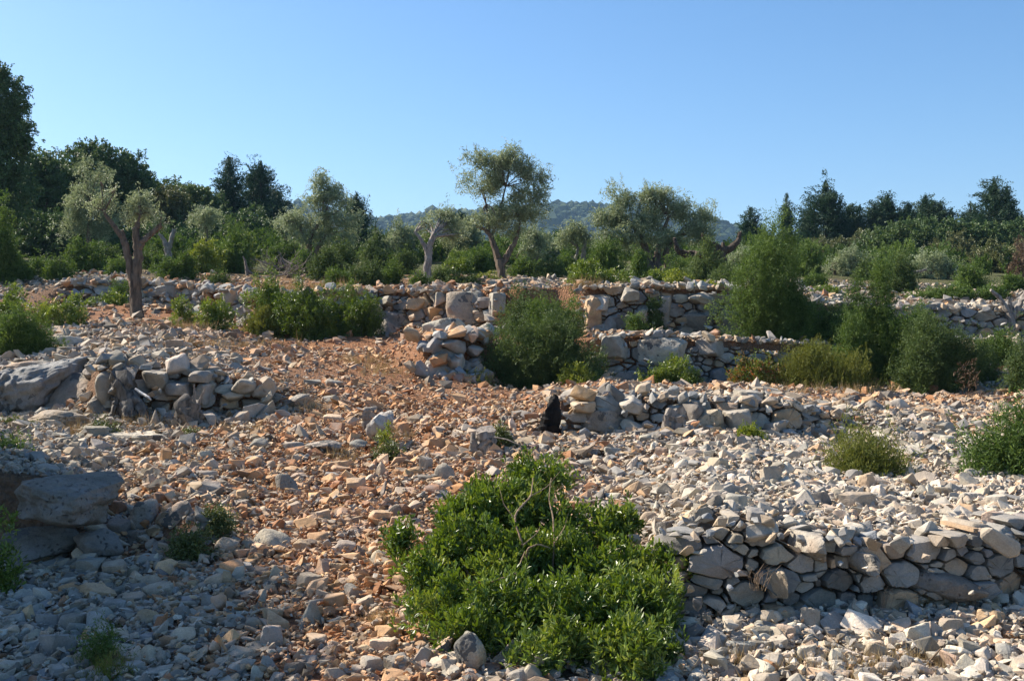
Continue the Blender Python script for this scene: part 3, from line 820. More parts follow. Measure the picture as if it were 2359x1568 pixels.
def conifer(name, u, vb, vt, w, label, d, kind='conifer', prof='tier', group=None, dens=1.0, size=1.0, cat='conifer', bright=0.0, lump=0.34, dep=None):
    n_plant[0] += 1
    seed = n_plant[0] * 17 + 3; r = np.random.default_rng(seed)
    x = (u - CU) / F * d; z0 = gz(x, d); zt = CZ + (CV - vt) / F * d; zb = CZ + (CV - vb) / F * d
    root = thing(name, (x, d, z0), label, cat, group)
    w = w * 1.42; W = w / F * d; H = zt - min(zb, zt - 0.5); pl = KIND[kind][4] * size
    npl = n_plumes(kind, d, w * (vb - vt) * 0.6, size, dens); nc = max(14, npl // 7)
    pc, oc = body_points(prof, nc, max(W - pl, W * .6), max(H - pl * 0.4, H * .8), max((dep or W) - pl, W * .6), seed, r, lump)
    k = r.integers(0, nc, npl)
    pts = pc[k] + r.normal(0, 0.3 * pl, (npl, 3)) * np.array((1, 1, 0.5)); outd = norm(oc[k] * np.array((1, 1, 0.3)) + r.normal(0, 0.2, (npl, 3)))
    # leader shoots
    ntop = max(2, npl // 90)
    pts[:ntop] = np.stack([r.normal(0, 0.06 * pl, ntop), r.normal(0, 0.06 * pl, ntop), H * r.uniform(0.93, 0.99, ntop)], 1)
    outd[:ntop] = norm(r.normal(0, 0.2, (ntop, 3)) + np.array((0, 0, 1.5)))
    make_foliage(kind, pts + np.array((x, d, min(zb, zt - 0.5))), outd, d, r, dens, size, part='crown', parent=root, bright=bright)
    tubes('trunk', [([np.array((x, d, z0 - 0.2)), np.array((x + 0.01 * W, d, (z0 + zt) / 2)), np.array((x, d, zt - 0.3))], [0.02 * (zt - z0) + 0.05, 0.014 * (zt - z0) + 0.03, 0.02])], M_BARKD, root, 7, seed)
    return root
# ------------------------------------------------------------------ terrace walls
G = 'dry stone terrace walls'
dry_wall('dry_stone_wall', 1545, 3350, 2, 'long dry stone wall of grey blocks beside the big bright green bush, lowest terrace', 11, (0.045, 0.098), group=G, batter=0.55, low=0.10, front=0.10, rough=0.8, taper=0.12, ragged=0.34,
  colours=('grey', 'dark grey', 'warm grey', 'bluish grey', 'grey', 'warm grey', 'tan'), gap=0.007,  # darker stone mix: the shade of the wall front is painted into it
  boulders=[(1885, 1268, 92, 84, 'block', 'grey'), (2190, 1352, 185, 80, 'round', 'dark grey'), (2010, 1290, 96, 50, 'block', 'grey'), (1800, 1338, 52, 70, 'block', 'warm grey')])
dry_wall('dry_stone_wall', 1292, 1925, 4, 'low broken stone wall running from the charred stump past the split stump', 12, (0.065, 0.15), group=G, low=0.1, front=0.1,
  boulders=[(1395, 968, 150, 52, 'bar', 'grey'), (1345, 940, 60, 34, 'bar', 'warm grey'), (1640, 972, 78, 66, 'block', 'warm grey'), (1700, 968, 66, 55, 'block', 'grey'), (1790, 995, 60, 60, 'block', 'grey'), (1455, 935, 62, 46, 'block', 'pale grey'), (1600, 955, 60, 60, 'block', 'dark grey')])
dry_wall('dry_stone_wall', 1362, 1960, 6, 'small-stoned terrace wall behind the yellow-green bush, lower of two stacked terraces', 13, (0.06, 0.15), group=G, low=0.12, front=0.12,
  boulders=[(1415, 800, 70, 62, 'block', 'grey'), (1530, 815, 120, 80, 'block', 'pale grey'), (1440, 868, 110, 34, 'slab', 'bluish grey'), (1640, 800, 70, 40, 'block', 'grey')])
dry_wall('dry_stone_wall', 1332, 2010, 8, 'tall terrace wall with a huge oval boulder set in it, upper of two stacked terraces', 14, (0.07, 0.19), group=G, low=0.12, front=0.12,
  boulders=[(1612, 746, 82, 72, 'round', 'bluish grey'), (1682, 748, 62, 78, 'block', 'dark grey'), (1366, 722, 44, 78, 'block', 'tan'), (1408, 752, 44, 50, 'round', 'bluish grey'), (1478, 735, 40, 62, 'round', 'grey'), (1535, 722, 34, 84, 'block', 'grey'), (1618, 688, 64, 34, 'round', 'grey'), (1570, 768, 60, 38, 'wedge', 'grey'), (1385, 700, 44, 34, 'block', 'pale grey'), (1452, 678, 46, 34, 'block', 'grey')])
dry_wall('dry_stone_wall', 2040, 2560, 8, 'pale stone wall beyond the dark spreading juniper, near the bare pruned trunk', 15, (0.08, 0.17), group=G, low=0.12, front=0.1)
dry_wall('dry_stone_wall', 2268, 2560, 6, 'short pale wall end beside the greyish juniper at the picture edge', 16, (0.08, 0.17), group=G, low=0.1, front=0.1)
dry_wall('dry_stone_wall', 592, 1166, 8, 'collapsed terrace wall with a massive flat boulder and red earth spilling out', 17, (0.10, 0.2), group=G, low=0.12, front=0.12, colours=('grey', 'warm grey', 'tan', 'orange', 'bluish grey'),
  boulders=[(1076, 716, 102, 90, 'block', 'warm grey'), (903, 742, 78, 52, 'round', 'bluish grey'), (1004, 724, 54, 34, 'block', 'tan'), (958, 702, 44, 30, 'block', 'tan'), (1146, 700, 40, 56, 'block', 'grey'), (1014, 690, 36, 34, 'block', 'grey'), (890, 694, 36, 26, 'block', 'grey'), (950, 755, 30, 24, 'block', 'orange')])
dry_wall('dry_stone_wall', 980, 1108, 6, 'stack of rounded grey boulders holding up the bank beside the large dark juniper', 18, (0.16, 0.26), group=G, low=0.1, front=0.12, colours=('grey', 'bluish grey', 'pale grey'),
  boulders=[(998, 792, 44, 42, 'round', 'bluish grey'), (1044, 798, 58, 36, 'round', 'grey'), (1093, 808, 42, 30, 'round', 'grey'), (1001, 832, 52, 46, 'round', 'grey'), (1048, 836, 46, 44, 'round', 'pale grey'), (1093, 838, 42, 40, 'round', 'grey')])
dry_wall('dry_stone_wall', 232, 610, 4, 'curved retaining wall of lichened grey blocks behind the two stumps', 19, (0.07, 0.16), group=G, low=0.1, front=0.12, colours=('grey', 'bluish grey', 'warm grey', 'pale grey', 'tan'),
  boulders=[(405, 898, 60, 44, 'block', 'grey'), (452, 870, 52, 34, 'block', 'grey'), (264, 888, 44, 48, 'round', 'bluish grey'), (556, 890, 56, 36, 'round', 'grey'), (530, 917, 52, 34, 'round', 'warm grey'), (466, 905, 34, 52, 'block', 'grey')])
dry_wall('dry_stone_wall', 150, 482, 8, 'far stone wall of grey blocks behind the trunk of the pruned olive', 20, (0.10, 0.2), group=G, low=0.12, front=0.1, colours=('grey', 'bluish grey', 'pale grey'),
  boulders=[(392, 672, 74, 36, 'slab', 'bluish grey'), (190, 674, 38, 24, 'round', 'grey'), (250, 678, 60, 20, 'slab', 'grey')])
dry_wall('dry_stone_wall', 494, 592, 8, 'short dark-jointed wall piece below the heaped dead brush', 22, (0.10, 0.18), group=G, low=0.12, front=0.1, colours=('grey', 'pale grey', 'grey'),
  boulders=[(533, 682, 46, 36, 'block', 'grey')])
# ------------------------------------------------------------------ trees
# left wood
GW = 'evergreen oaks of the wood'
tree('oak_tree', 'oak', -30, 640, [(-40, 330, 105, 175), (20, 290, 60, 75), (30, 220, 45, 55), (0, 175, 30, 32), (-20, 440, 110, 110), (35, 320, 42, 40), (-60, 200, 60, 60)], [[(-30, 640, 34), (-35, 480, 26), (-30, 300, 14)]], 'tall dark oak at the picture edge rising high above the rest of the wood', 40, group=GW)
tree('oak_tree', 'oak', 70, 640, [(60, 440, 85, 110), (110, 400, 60, 65), (30, 500, 80, 90), (90, 540, 80, 60)], [[(70, 640, 26), (72, 520, 20), (75, 430, 10)], [(75, 540, 14), (110, 460, 8)]], 'dark oak standing just below the tallest tree of the wood', 46, group=GW)
tree('oak_tree', 'oak', 235, 640, [(235, 392, 100, 62), (235, 420, 110, 60), (290, 400, 60, 50), (170, 430, 76, 80), (300, 440, 60, 65), (230, 480, 110, 80), (200, 350, 40, 26), (130, 520, 70, 70)], [[(235, 640, 26), (233, 520, 20), (235, 400, 10)]], 'wide round-topped dark oak behind the pruned olive tree', 50, group=GW)
tree('oak_tree', 'oak_b', 375, 640, [(375, 470, 65, 62), (340, 500, 60, 60), (400, 520, 60, 60)], [[(375, 640, 22), (377, 540, 15), (375, 470, 8)]], 'brownish green oak crown between the round-topped oak and the paler oak', 52, group=GW, bright=-0.05)
tree('oak_tree', 'oak', 455, 640, [(450, 465, 75, 52), (420, 500, 60, 50), (490, 510, 60, 60), (450, 550, 80, 50)], [[(455, 640, 20), (455, 540, 15), (452, 470, 8)]], 'low oak with a lit yellowish top beside the tallest pointed conifer', 54, group=GW, bright=0.08)
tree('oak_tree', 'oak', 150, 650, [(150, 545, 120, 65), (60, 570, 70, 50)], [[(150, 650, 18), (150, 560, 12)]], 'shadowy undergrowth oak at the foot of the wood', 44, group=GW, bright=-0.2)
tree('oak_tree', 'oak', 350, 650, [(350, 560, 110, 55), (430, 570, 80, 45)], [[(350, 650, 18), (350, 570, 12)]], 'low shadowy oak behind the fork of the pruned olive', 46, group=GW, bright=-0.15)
GC = 'dark conifers of the wood'
conifer('conifer_tree', 528, 640, 362, 100, 'narrow dark conifer with a ragged pointed top beside a broader conifer', 56, group=GC, lump=0.5, prof='ragged')
conifer('conifer_tree', 600, 640, 372, 150, 'broad dark conifer with a slim leader rising from a bulky crown', 58, prof='ragged', group=GC, lump=0.3)
conifer('conifer_tree', 598, 470, 366, 34, 'slim conifer tip behind the broad conifer', 60, group=GC, lump=0.45, prof='ragged')
conifer('conifer_tree', 640, 640, 440, 90, 'lower shoulder conifer at the outer edge of the wood', 55, prof='ragged', group=GC)
conifer('conifer_tree', 822, 640, 442, 95, 'dark bushy conifer half hidden behind a pale olive tree', 52, prof='ragged', group=GC, lump=0.4)
conifer('conifer_tree', 866, 600, 500, 40, 'small green conifer sapling standing in the shrub belt', 40, kind='conifer_g', group=GC)
conifer('conifer_tree', 1060, 560, 482, 42, 'small dark conifer far behind the tallest olive', 62, group=GC, lump=0.4, prof='ragged')
# right wood
conifer('conifer_tree', 1728, 620, 476, 92, 'dark spiky conifer beside the bare dead snag', 58, prof='ragged', group=GC, lump=0.45)
conifer('cypress_tree', 1812, 600, 444, 22, 'very slim dark cypress column standing alone against the sky', 56, prof='column', group=GC, cat='cypress', lump=0.12, size=0.7, dens=2.2)
conifer('conifer_tree', 1832, 600, 512, 24, 'tiny pointed conifer at the foot of the slim cypress', 66, group=GC, prof='ragged')
conifer('conifer_tree', 1866, 620, 452, 30, 'narrow conifer with twin spires against the biggest conifer', 64, group=GC, lump=0.4, prof='ragged')
conifer('conifer_tree', 1902, 640, 414, 124, 'biggest blue-green conifer with a blunt double top', 62, prof='ragged', group=GC, lump=0.42)
conifer('conifer_tree', 1980, 640, 470, 60, 'slim-tipped conifer next to the biggest conifer', 66, group=GC, lump=0.5, prof='ragged')
conifer('conifer_tree', 2045, 640, 446, 112, 'dense conifer with a knobbly flat top above the green round oak', 64, prof='ragged', group=GC, lump=0.45)
conifer('conifer_tree', 2132, 640, 448, 116, 'dense conifer with a slanting tip between knobbly and tall conifers', 64, prof='ragged', group=GC, lump=0.45)
conifer('conifer_tree', 2192, 640, 478, 44, 'short pointed conifer in the gap before the tallest conifer', 66, group=GC, lump=0.4, prof='ragged')
conifer('conifer_tree', 2290, 660, 410, 140, 'tallest layered conifer with two ragged spires near the picture edge', 60, group=GC, lump=0.5, prof='ragged')
conifer('conifer_tree', 2318, 600, 425, 50, 'thin second spire growing out beside the tallest layered conifer', 61, group=GC, lump=0.5, prof='ragged')
conifer('conifer_tree', 2235, 620, 462, 46, 'slanting conifer just before the tallest layered conifer', 63, group=GC, lump=0.5, prof='ragged')
conifer('conifer_tree', 2358, 620, 500, 60, 'conifer cut off by the picture edge beyond the tallest conifer', 62, prof='ragged', group=GC)
conifer('conifer_tree', 2400, 650, 470, 90, 'conifer outside the picture edge', 62, prof='ragged', group=GC) if False else None
tree('oak_tree', 'oak_g', 2085, 660, [(2085, 548, 84, 52), (2045, 590, 76, 56), (2125, 585, 76, 56), (2085, 610, 90, 40)], [[(2085, 660, 18), (2085, 570, 10)]], 'rounded bright green oak below the knobbly conifer', 52, group=GW, bright=0.05)
tree('oak_tree', 'oak_b', 2205, 660, [(2200, 580, 66, 46), (2235, 610, 50, 40)], [[(2205, 660, 16), (2203, 590, 9)]], 'dull brownish oak between the green oak and the greyish oak', 50, group=GW)
tree('oak_tree', 'oak_b', 2296, 670, [(2296, 596, 70, 44), (2330, 630, 55, 44), (2260, 630, 50, 36)], [[(2296, 670, 16), (2296, 610, 9)]], 'greyish brown broad oak under the tallest layered conifer', 46, group=GW)
tree('dead_tree', 'dead', 2362, 660, [(2355, 585, 26, 44), (2345, 620, 24, 40)], [[(2362, 660, 10), (2358, 560, 5)]], 'brown dead tree at the picture edge', 40)
tree('dead_tree', 'dead', 1862, 660, [(1862, 600, 26, 30), (1880, 620, 20, 22)], [[(1862, 660, 7), (1862, 590, 4)]], 'small withered brown tree beneath the biggest conifer', 50)

# olives
GO = 'olive trees on the terraces'
tree('olive_tree', 'olive', 195, 640, [(210, 410, 55, 45), (185, 460, 42, 45), (180, 510, 40, 42), (235, 480, 45, 50), (225, 530, 32, 28)], [[(205, 660, 14), (205, 540, 10), (210, 460, 5)]], 'pale leafy olive crown rising directly behind the pruned olive', 36, group=GO, bright=-0.05)
tree('olive_tree', 'olive', 316, 735, [(325, 484, 46, 26, .15), (300, 490, 22, 18, .1), (352, 495, 20, 18, .1), (322, 462, 34, 14, .1), (238, 458, 26, 20, .1), (215, 470, 22, 16, .1), (262, 440, 16, 10, .1), (232, 432, 9, 18, .1), (371, 500, 6, 14, 0)],
  [[(320, 738, 32), (311, 700, 25), (311, 650, 23), (317, 610, 21), (316, 560, 19), (312, 530, 16), (318, 514, 12)], [(309, 660, 20), (300, 620, 16), (292, 575, 14), (282, 545, 13), (262, 520, 10), (245, 498, 8), (238, 485, 5)],
   [(318, 575, 18), (330, 552, 16), (350, 538, 13), (372, 519, 12)], [(318, 520, 7), (322, 495, 4)], [(285, 545, 7), (283, 530, 5)], [(240, 490, 5), (236, 450, 3), (232, 420, 2)], [(240, 488, 4), (265, 440, 2)], [(370, 521, 3), (372, 490, 2)]],
  'heavily pruned olive with a thick bare forked trunk and two small leafy tufts', 21.6, group=GO, size=0.8, bright=0.05)
tree('olive_tree', 'olive', 478, 640, [(475, 492, 34, 24), (455, 508, 28, 18), (498, 500, 22, 22), (470, 525, 24, 12)], [[(480, 640, 9), (476, 560, 7), (474, 500, 4)]], 'small pale olive crown against the dark oaks of the wood', 38, group=GO)
tree('olive_tree', 'olive', 388, 640, [], [[(392, 650, 20), (388, 590, 16), (384, 565, 13), (372, 545, 8), (365, 538, 6)], [(388, 575, 12), (396, 545, 10), (402, 528, 8)]], 'bare forked olive trunk among shrubs behind the pruned olive', 34, group=GO, bark=M_DEADW)
tree('olive_tree', 'olive', 720, 645, [(740, 415, 40, 28), (735, 455, 42, 34), (778, 455, 40, 38), (800, 500, 44, 40), (745, 510, 48, 40), (690, 505, 44, 30), (660, 500, 30, 22), (660, 530, 26, 20), (720, 545, 40, 24), (790, 550, 40, 28)],
  [[(722, 650, 18), (722, 605, 14), (710, 575, 12), (716, 540, 9), (740, 510, 6)], [(722, 605, 12), (732, 570, 11), (750, 540, 9)], [(712, 570, 6), (690, 520, 3)]], 'leafy grey-green olive with V-shaped trunk and a tall pointed crown before the dark bushy conifer', 36, group=GO)
tree('olive_tree', 'olive', 665, 640, [(668, 540, 30, 30), (645, 520, 22, 22)], [[(660, 645, 11), (660, 560, 8)]], 'low olive with a cut stub trunk at the edge of the dark wood', 42, group=GO)
tree('olive_tree', 'olive', 980, 668, [(1000, 490, 30, 16, .6), (1030, 500, 30, 26, .8), (985, 515, 26, 22, .8), (1035, 540, 32, 26, .8), (1065, 530, 30, 30, 1.0)],
  [[(978, 672, 26), (983, 630, 20), (988, 590, 18), (990, 560, 14), (998, 540, 8)], [(986, 590, 12), (978, 565, 10), (966, 545, 7), (955, 535, 4)], [(992, 566, 8), (1003, 545, 5)]], 'silvery split olive trunk standing on the collapsed wall', 26, group=GO, bark=M_DEADW)
tree('olive_tree', 'olive', 900, 640, [(905, 545, 38, 36), (870, 560, 34, 28), (935, 535, 34, 30), (925, 570, 34, 24)], [[(930, 640, 10), (925, 590, 9), (905, 570, 6)], [(932, 610, 7), (955, 585, 5)]], 'low spreading olive between the small conifer sapling and the silvery trunk', 42, group=GO, bright=-0.05)
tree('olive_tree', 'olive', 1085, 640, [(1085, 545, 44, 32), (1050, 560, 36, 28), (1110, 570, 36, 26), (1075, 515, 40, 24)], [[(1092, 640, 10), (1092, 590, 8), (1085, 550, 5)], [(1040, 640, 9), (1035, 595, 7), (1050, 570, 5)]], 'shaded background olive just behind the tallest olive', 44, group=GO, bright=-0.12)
tree('olive_tree', 'olive', 1155, 645, [(1105, 370, 44, 34), (1160, 375, 55, 34), (1185, 355, 28, 22), (1215, 395, 40, 38), (1245, 410, 26, 36), (1130, 420, 70, 48), (1195, 445, 66, 48), (1160, 480, 62, 34), (1120, 500, 50, 26), (1205, 485, 45, 26), (1140, 515, 40, 22), (1240, 445, 24, 24), (1185, 525, 26, 18), (1090, 500, 20, 16)],
  [[(1160, 650, 24), (1152, 610, 20), (1140, 575, 16), (1132, 545, 13), (1118, 528, 9), (1098, 522, 6)], [(1156, 612, 14), (1170, 585, 13), (1190, 550, 9), (1200, 500, 5)], [(1132, 545, 8), (1150, 490, 6), (1165, 430, 3)], [(1128, 540, 6), (1120, 470, 3)]], 'tallest olive with a slender Y-shaped dark trunk and big round crown', 30, group=GO)
tree('olive_tree', 'olive', 1235, 640, [(1225, 545, 34, 28), (1250, 555, 30, 30), (1215, 575, 26, 22), (1240, 585, 30, 18)], [[(1215, 640, 8), (1235, 600, 6), (1246, 575, 4)], [(1206, 615, 6), (1190, 592, 5)]], 'thin small olive with leaning pale limbs right behind the tallest olive', 40, group=GO)
tree('olive_tree', 'olive', 1285, 640, [(1280, 565, 34, 30), (1265, 590, 26, 22), (1305, 585, 26, 24)], [[(1285, 640, 8), (1280, 590, 5)]], 'dim background olive between the thin olive and the stub-limbed olive', 46, group=GO, bright=-0.05)
tree('olive_tree', 'olive', 1338, 640, [(1325, 530, 40, 28), (1350, 545, 36, 26), (1300, 545, 26, 22)], [[(1350, 640, 15), (1342, 600, 12), (1345, 575, 10), (1350, 545, 6), (1352, 540, 4)], [(1326, 635, 9), (1325, 600, 8), (1332, 570, 6)], [(1325, 605, 6), (1316, 590, 5)]], 'olive with two twisted stub-ended trunks under a small crown beside the widest olive', 36, group=GO, bark=M_DEADW)
tree('olive_tree', 'olive', 1510, 650, [(1440, 460, 56, 36), (1500, 450, 56, 30), (1420, 500, 60, 44), (1490, 500, 70, 48), (1560, 480, 66, 40), (1620, 490, 38, 36), (1600, 530, 56, 40), (1530, 545, 66, 36), (1450, 550, 60, 32), (1385, 500, 24, 22), (1620, 545, 30, 26), (1540, 445, 40, 20), (1400, 545, 30, 24)],
  [[(1500, 650, 26), (1492, 600, 20), (1482, 560, 14), (1460, 520, 7)], [(1512, 650, 22), (1512, 600, 19), (1520, 560, 14), (1540, 500, 7)], [(1528, 650, 20), (1538, 610, 16), (1530, 585, 13), (1560, 540, 7)]], 'widest olive with a broad domed crown and three thick dark trunks', 34, group=GO, dens=1.1)
tree('dead_tree', 'olive', 1665, 640, [], [[(1668, 640, 24), (1664, 600, 22), (1656, 575, 20), (1640, 560, 12)], [(1600, 585, 18, .2), (1580, 586, 17, .1), (1562, 578, 14), (1556, 560, 10), (1553, 548, 8)], [(1664, 580, 18), (1680, 573, 14), (1700, 557, 11), (1704, 545, 9), (1705, 535, 9)], [(1666, 580, 12), (1666, 560, 10)], [(1664, 600, 16), (1640, 592, 16), (1600, 585, 18)], [(1640, 570, 8), (1622, 550, 6), (1618, 535, 8)]], 'bare dead snag with a thick horizontal limb next to the widest olive', 32, cat='dead tree', bark=M_BARKD)
tree('olive_tree', 'olive', 1712, 640, [(1712, 580, 26, 18), (1690, 592, 18, 14), (1735, 590, 18, 16)], [[(1716, 650, 7), (1712, 610, 6), (1712, 585, 4)], [(1712, 606, 5), (1690, 602, 3)]], 'small round pale olive behind the tall feathery juniper', 38, group=GO)
tree('olive_tree', 'olive', 1935, 680, [(1960, 582, 40, 20), (1935, 605, 44, 26), (1985, 600, 40, 26), (1950, 625, 40, 22)], [[(1936, 680, 9), (1930, 650, 8), (1922, 625, 6), (1912, 618, 5)], [(1934, 660, 8), (1952, 640, 7), (1972, 632, 5), (1974, 618, 4)], [(1926, 655, 6), (1905, 648, 5), (1890, 640, 3)]], 'grey-green olive with pale antler-like pruned limbs right of the big feathery juniper', 36, group=GO)
tree('olive_tree', 'olive', 2150, 690, [(2150, 600, 56, 26), (2110, 620, 46, 28), (2185, 620, 46, 30), (2130, 645, 50, 22)], [[(2164, 685, 12), (2155, 660, 10), (2143, 645, 8), (2142, 638, 7)], [(2176, 680, 8), (2180, 650, 6), (2187, 634, 5)], [(2186, 680, 7), (2195, 650, 6), (2212, 640, 5)]], 'wide pale olive with three bare pruned limbs before the dull brownish oak', 36, group=GO)
tree('dead_tree', 'olive', 2085, 690, [], [[(2070, 700, 8), (2072, 660, 7), (2082, 640, 9), (2105, 628, 8), (2134, 621, 6)]], 'single slanting dead limb sticking out of the tall sapling', 30, cat='dead tree', bark=M_DEADW)
tree('olive_tree', 'olive', 2335, 775, [], [[(2338, 780, 24), (2330, 740, 20), (2316, 705, 15), (2300, 680, 11), (2282, 668, 7)], [(2330, 735, 16), (2345, 710, 14), (2360, 680, 12), (2375, 650, 10)], [(2330, 720, 10), (2326, 696, 9), (2322, 684, 8)]], 'leafless olive trunk spreading like a hand at the picture edge', 23, group=GO, bark=M_DEADW)

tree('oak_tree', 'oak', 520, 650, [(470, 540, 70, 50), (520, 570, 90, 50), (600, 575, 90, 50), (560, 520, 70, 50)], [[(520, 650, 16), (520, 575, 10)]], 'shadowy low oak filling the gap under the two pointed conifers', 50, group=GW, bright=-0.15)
tree('oak_tree', 'oak_b', 1905, 670, [(1880, 590, 60, 46), (1930, 575, 60, 50), (1985, 570, 60, 56), (1990, 620, 60, 36)], [[(1905, 670, 14), (1905, 590, 8)]], 'dark low oak under the biggest conifer', 58, group=GW, bright=-0.1)
tree('oak_tree', 'oak', 2150, 660, [(2140, 540, 70, 50), (2200, 545, 60, 50), (2260, 545, 70, 50), (2330, 560, 60, 50)], [[(2150, 660, 14), (2150, 560, 8)]], 'long dark oak mass at the foot of the pointed conifers', 57, group=GW, bright=-0.05)
def scrub():
    """low scrub on the far terraces that nobody could count"""
    r = np.random.default_rng(808); PT, OD, TI = [], [], []
    for i in range(480):
        d = r.uniform(41, 66); u = r.uniform(-300, 2660); x = (u - CU) / F * d; w_ = r.uniform(0.7, 1.9); h_ = w_ * r.uniform(0.4, 0.75)
        n = int(70 * w_ * w_); p, o = body_points('dome', n, w_, h_, w_, int(r.integers(1 << 30)), r)
        PT.append(p + np.array((x, d, gz(x, d)))); OD.append(o); TI.append(np.full(n, r.normal(0.36, 0.2)))
    PT = np.concatenate(PT); OD = np.concatenate(OD); TI = np.concatenate(TI); n = len(PT)
    ax = norm(OD * .6 + np.array((0, 0, .7)) + r.normal(0, .35, (n, 3)))
    V, Fq, ti = leaves(PT, ax, 0.3 * r.uniform(.6, 1.3, n), 14, 0.5, 0.12, 0.045, r, np.clip(TI + r.normal(0, .1, n), 0, 1))
    tag(build('scrub', V, Fq, M_JUNIPER, tint=ti), 'continuous low green scrub covering the far terraces between the trees', 'scrub', kind='stuff')
scrub()

tree('oak_tree', 'oak', 20, 650, [(20, 480, 90, 80), (-20, 560, 100, 80), (110, 470, 80, 60), (150, 420, 50, 40)], [[(20, 650, 22), (20, 520, 14)]], 'broad dark oak filling the wood under the tallest tree', 47, group=GW, bright=-0.1)
tree('oak_tree', 'oak', 395, 650, [(390, 455, 60, 40), (350, 455, 50, 50), (430, 470, 60, 46), (400, 520, 90, 60)], [[(395, 650, 20), (394, 520, 12)]], 'dark oak closing the gap behind the brownish green oak', 56, group=GW)

for (u, vt, w_, lab) in [(1955, 500, 100, 'rounded dark conifer filling the dip after the biggest conifer'), (2015, 492, 90, 'dark filler conifer before the knobbly flat-topped conifer'), (2092, 494, 90, 'dark conifer between the knobbly and the slanting conifer'), (2168, 500, 90, 'dark conifer behind the short pointed conifer'), (2245, 500, 100, 'dark broad conifer below the slanting conifer'), (2335, 505, 90, 'dark broad conifer under the thin second spire'), (1860, 520, 70, 'dark low conifer at the foot of the twin spires')]:
    conifer('conifer_tree', u, 650, vt - 24, w_ * 1.05, lab, 63, prof='ragged', group=GC, lump=0.5)
# ------------------------------------------------------------------ shrubs of the belt on the upper terraces
GJ = 'young junipers and shrubs of the belt'
B = lambda n, k_, u, vb, w, h, *a, **k: shrub(n, k_, u, vb, w * 1.2, h * 1.02, *a, group=GJ, **k)
J, JB = 'juniper', 'juniper_b'
B('juniper_shrub', J, 5, 670, 80, 215, 'tall juniper at the picture edge reaching up against the dark oaks', prof='flame', d=28, dens=1.2)
B('juniper_shrub', J, 52, 668, 62, 88, 'first bushy juniper beside the tall juniper of the picture edge', d=28.5)
B('juniper_shrub', J, 98, 664, 64, 82, 'yellowish juniper second from the tall juniper of the picture edge', d=29, bright=0.1)
B('juniper_shrub', J, 143, 664, 66, 84, 'brown-flecked juniper above the far stone wall, below the round oak', d=28.5, bright=0.05)
B('juniper_shrub', J, 198, 648, 92, 108, 'largest juniper of the row behind the far stone wall', d=31, bright=0.08)
B('juniper_shrub', JB, 246, 642, 60, 92, 'juniper squeezed between the largest juniper and the pruned olive trunk', d=31.5)
B('juniper_shrub', J, 275, 648, 58, 66, 'low juniper right at the pruned olive trunk', d=29.5, bright=0.12)
B('juniper_shrub', JB, 350, 645, 50, 80, 'juniper showing in the fork side of the pruned olive', d=31)
B('juniper_shrub', J, 378, 650, 56, 72, 'dull juniper around the bare forked olive trunk', d=30)
B('juniper_shrub', J, 410, 660, 84, 88, 'dark rounded juniper beside the yellow-green leafy shrub', d=28, bright=-0.1)
B('mastic_shrub', 'mastic_y', 470, 622, 74, 82, 'yellow-green leafy shrub in front of the small pale olive crown', d=32, size=2.0)
B('juniper_shrub', J, 530, 618, 100, 118, 'fresh green feathery juniper standing over the heaped dead brush', prof='flame', d=33, bright=0.15)
B('mastic_shrub', 'mastic_y', 566, 600, 44, 66, 'bright leafy shrub leaning beside the fresh feathery juniper', d=33.5, size=2.0)
B('juniper_shrub', JB, 500, 660, 56, 46, 'low dark juniper in front of the wall top by the dead brush', d=26.5)
B('juniper_shrub', J, 640, 618, 40, 60, 'thin juniper standing behind the heaped dead brush', d=34)
B('juniper_shrub', JB, 678, 622, 48, 74, 'slender juniper just right of the dead brush', prof='flame', d=34)
B('juniper_shrub', J, 702, 640, 64, 70, 'olive-toned juniper at the foot of the V-shaped olive', d=31)
B('juniper_shrub', JB, 752, 652, 74, 98, 'bluish juniper on the near side of the V-shaped olive', d=29)
B('juniper_shrub', JB, 792, 650, 86, 112, 'tall bluish juniper in the middle of the belt between two olives', d=30, prof='flame')
B('juniper_shrub', J, 776, 672, 60, 64, 'small juniper at the wall lip under the tall bluish juniper', d=25.5)
B('juniper_shrub', JB, 838, 670, 84, 84, 'wide juniper at the wall lip beside the dark leafy thicket', d=26)
B('juniper_shrub', JB, 868, 640, 64, 96, 'juniper below the small conifer sapling', d=31)
B('juniper_shrub', J, 892, 664, 66, 76, 'rounded juniper just before the silvery split trunk', d=26.5)
B('juniper_shrub', JB, 930, 640, 60, 72, 'juniper behind the silvery split trunk', d=32)
B('juniper_shrub', J, 966, 674, 44, 52, 'low juniper hugging the foot of the silvery split trunk', d=25)
B('juniper_shrub', JB, 1012, 672, 50, 56, 'small juniper on the open side of the silvery split trunk', d=26.5)
B('mastic_shrub', 'mastic', 1048, 640, 72, 58, 'bright leafy shrub between silvery trunk and tallest olive', d=33, size=2.0)
B('juniper_shrub', JB, 1068, 672, 76, 48, 'low spreading juniper above the massive flat boulder', d=25.5)
B('juniper_shrub', J, 1100, 640, 60, 76, 'juniper leaning on the near side of the tallest olive', d=34)
B('juniper_shrub', J, 1138, 628, 50, 62, 'juniper right behind the trunk of the tallest olive', d=36)
B('mastic_shrub', 'mastic_y', 1120, 652, 60, 26, 'low yellow-green mat at the foot of the tallest olive', d=29, size=1.8, stems=False)
B('juniper_shrub', J, 1206, 650, 70, 66, 'olive-green juniper beyond the trunk of the tallest olive', d=31)
B('juniper_shrub', JB, 1268, 660, 72, 72, 'dark juniper between the tallest and the widest olive', d=29)
B('juniper_shrub', J, 1300, 640, 60, 66, 'dull juniper under the stub-limbed olive', d=33)
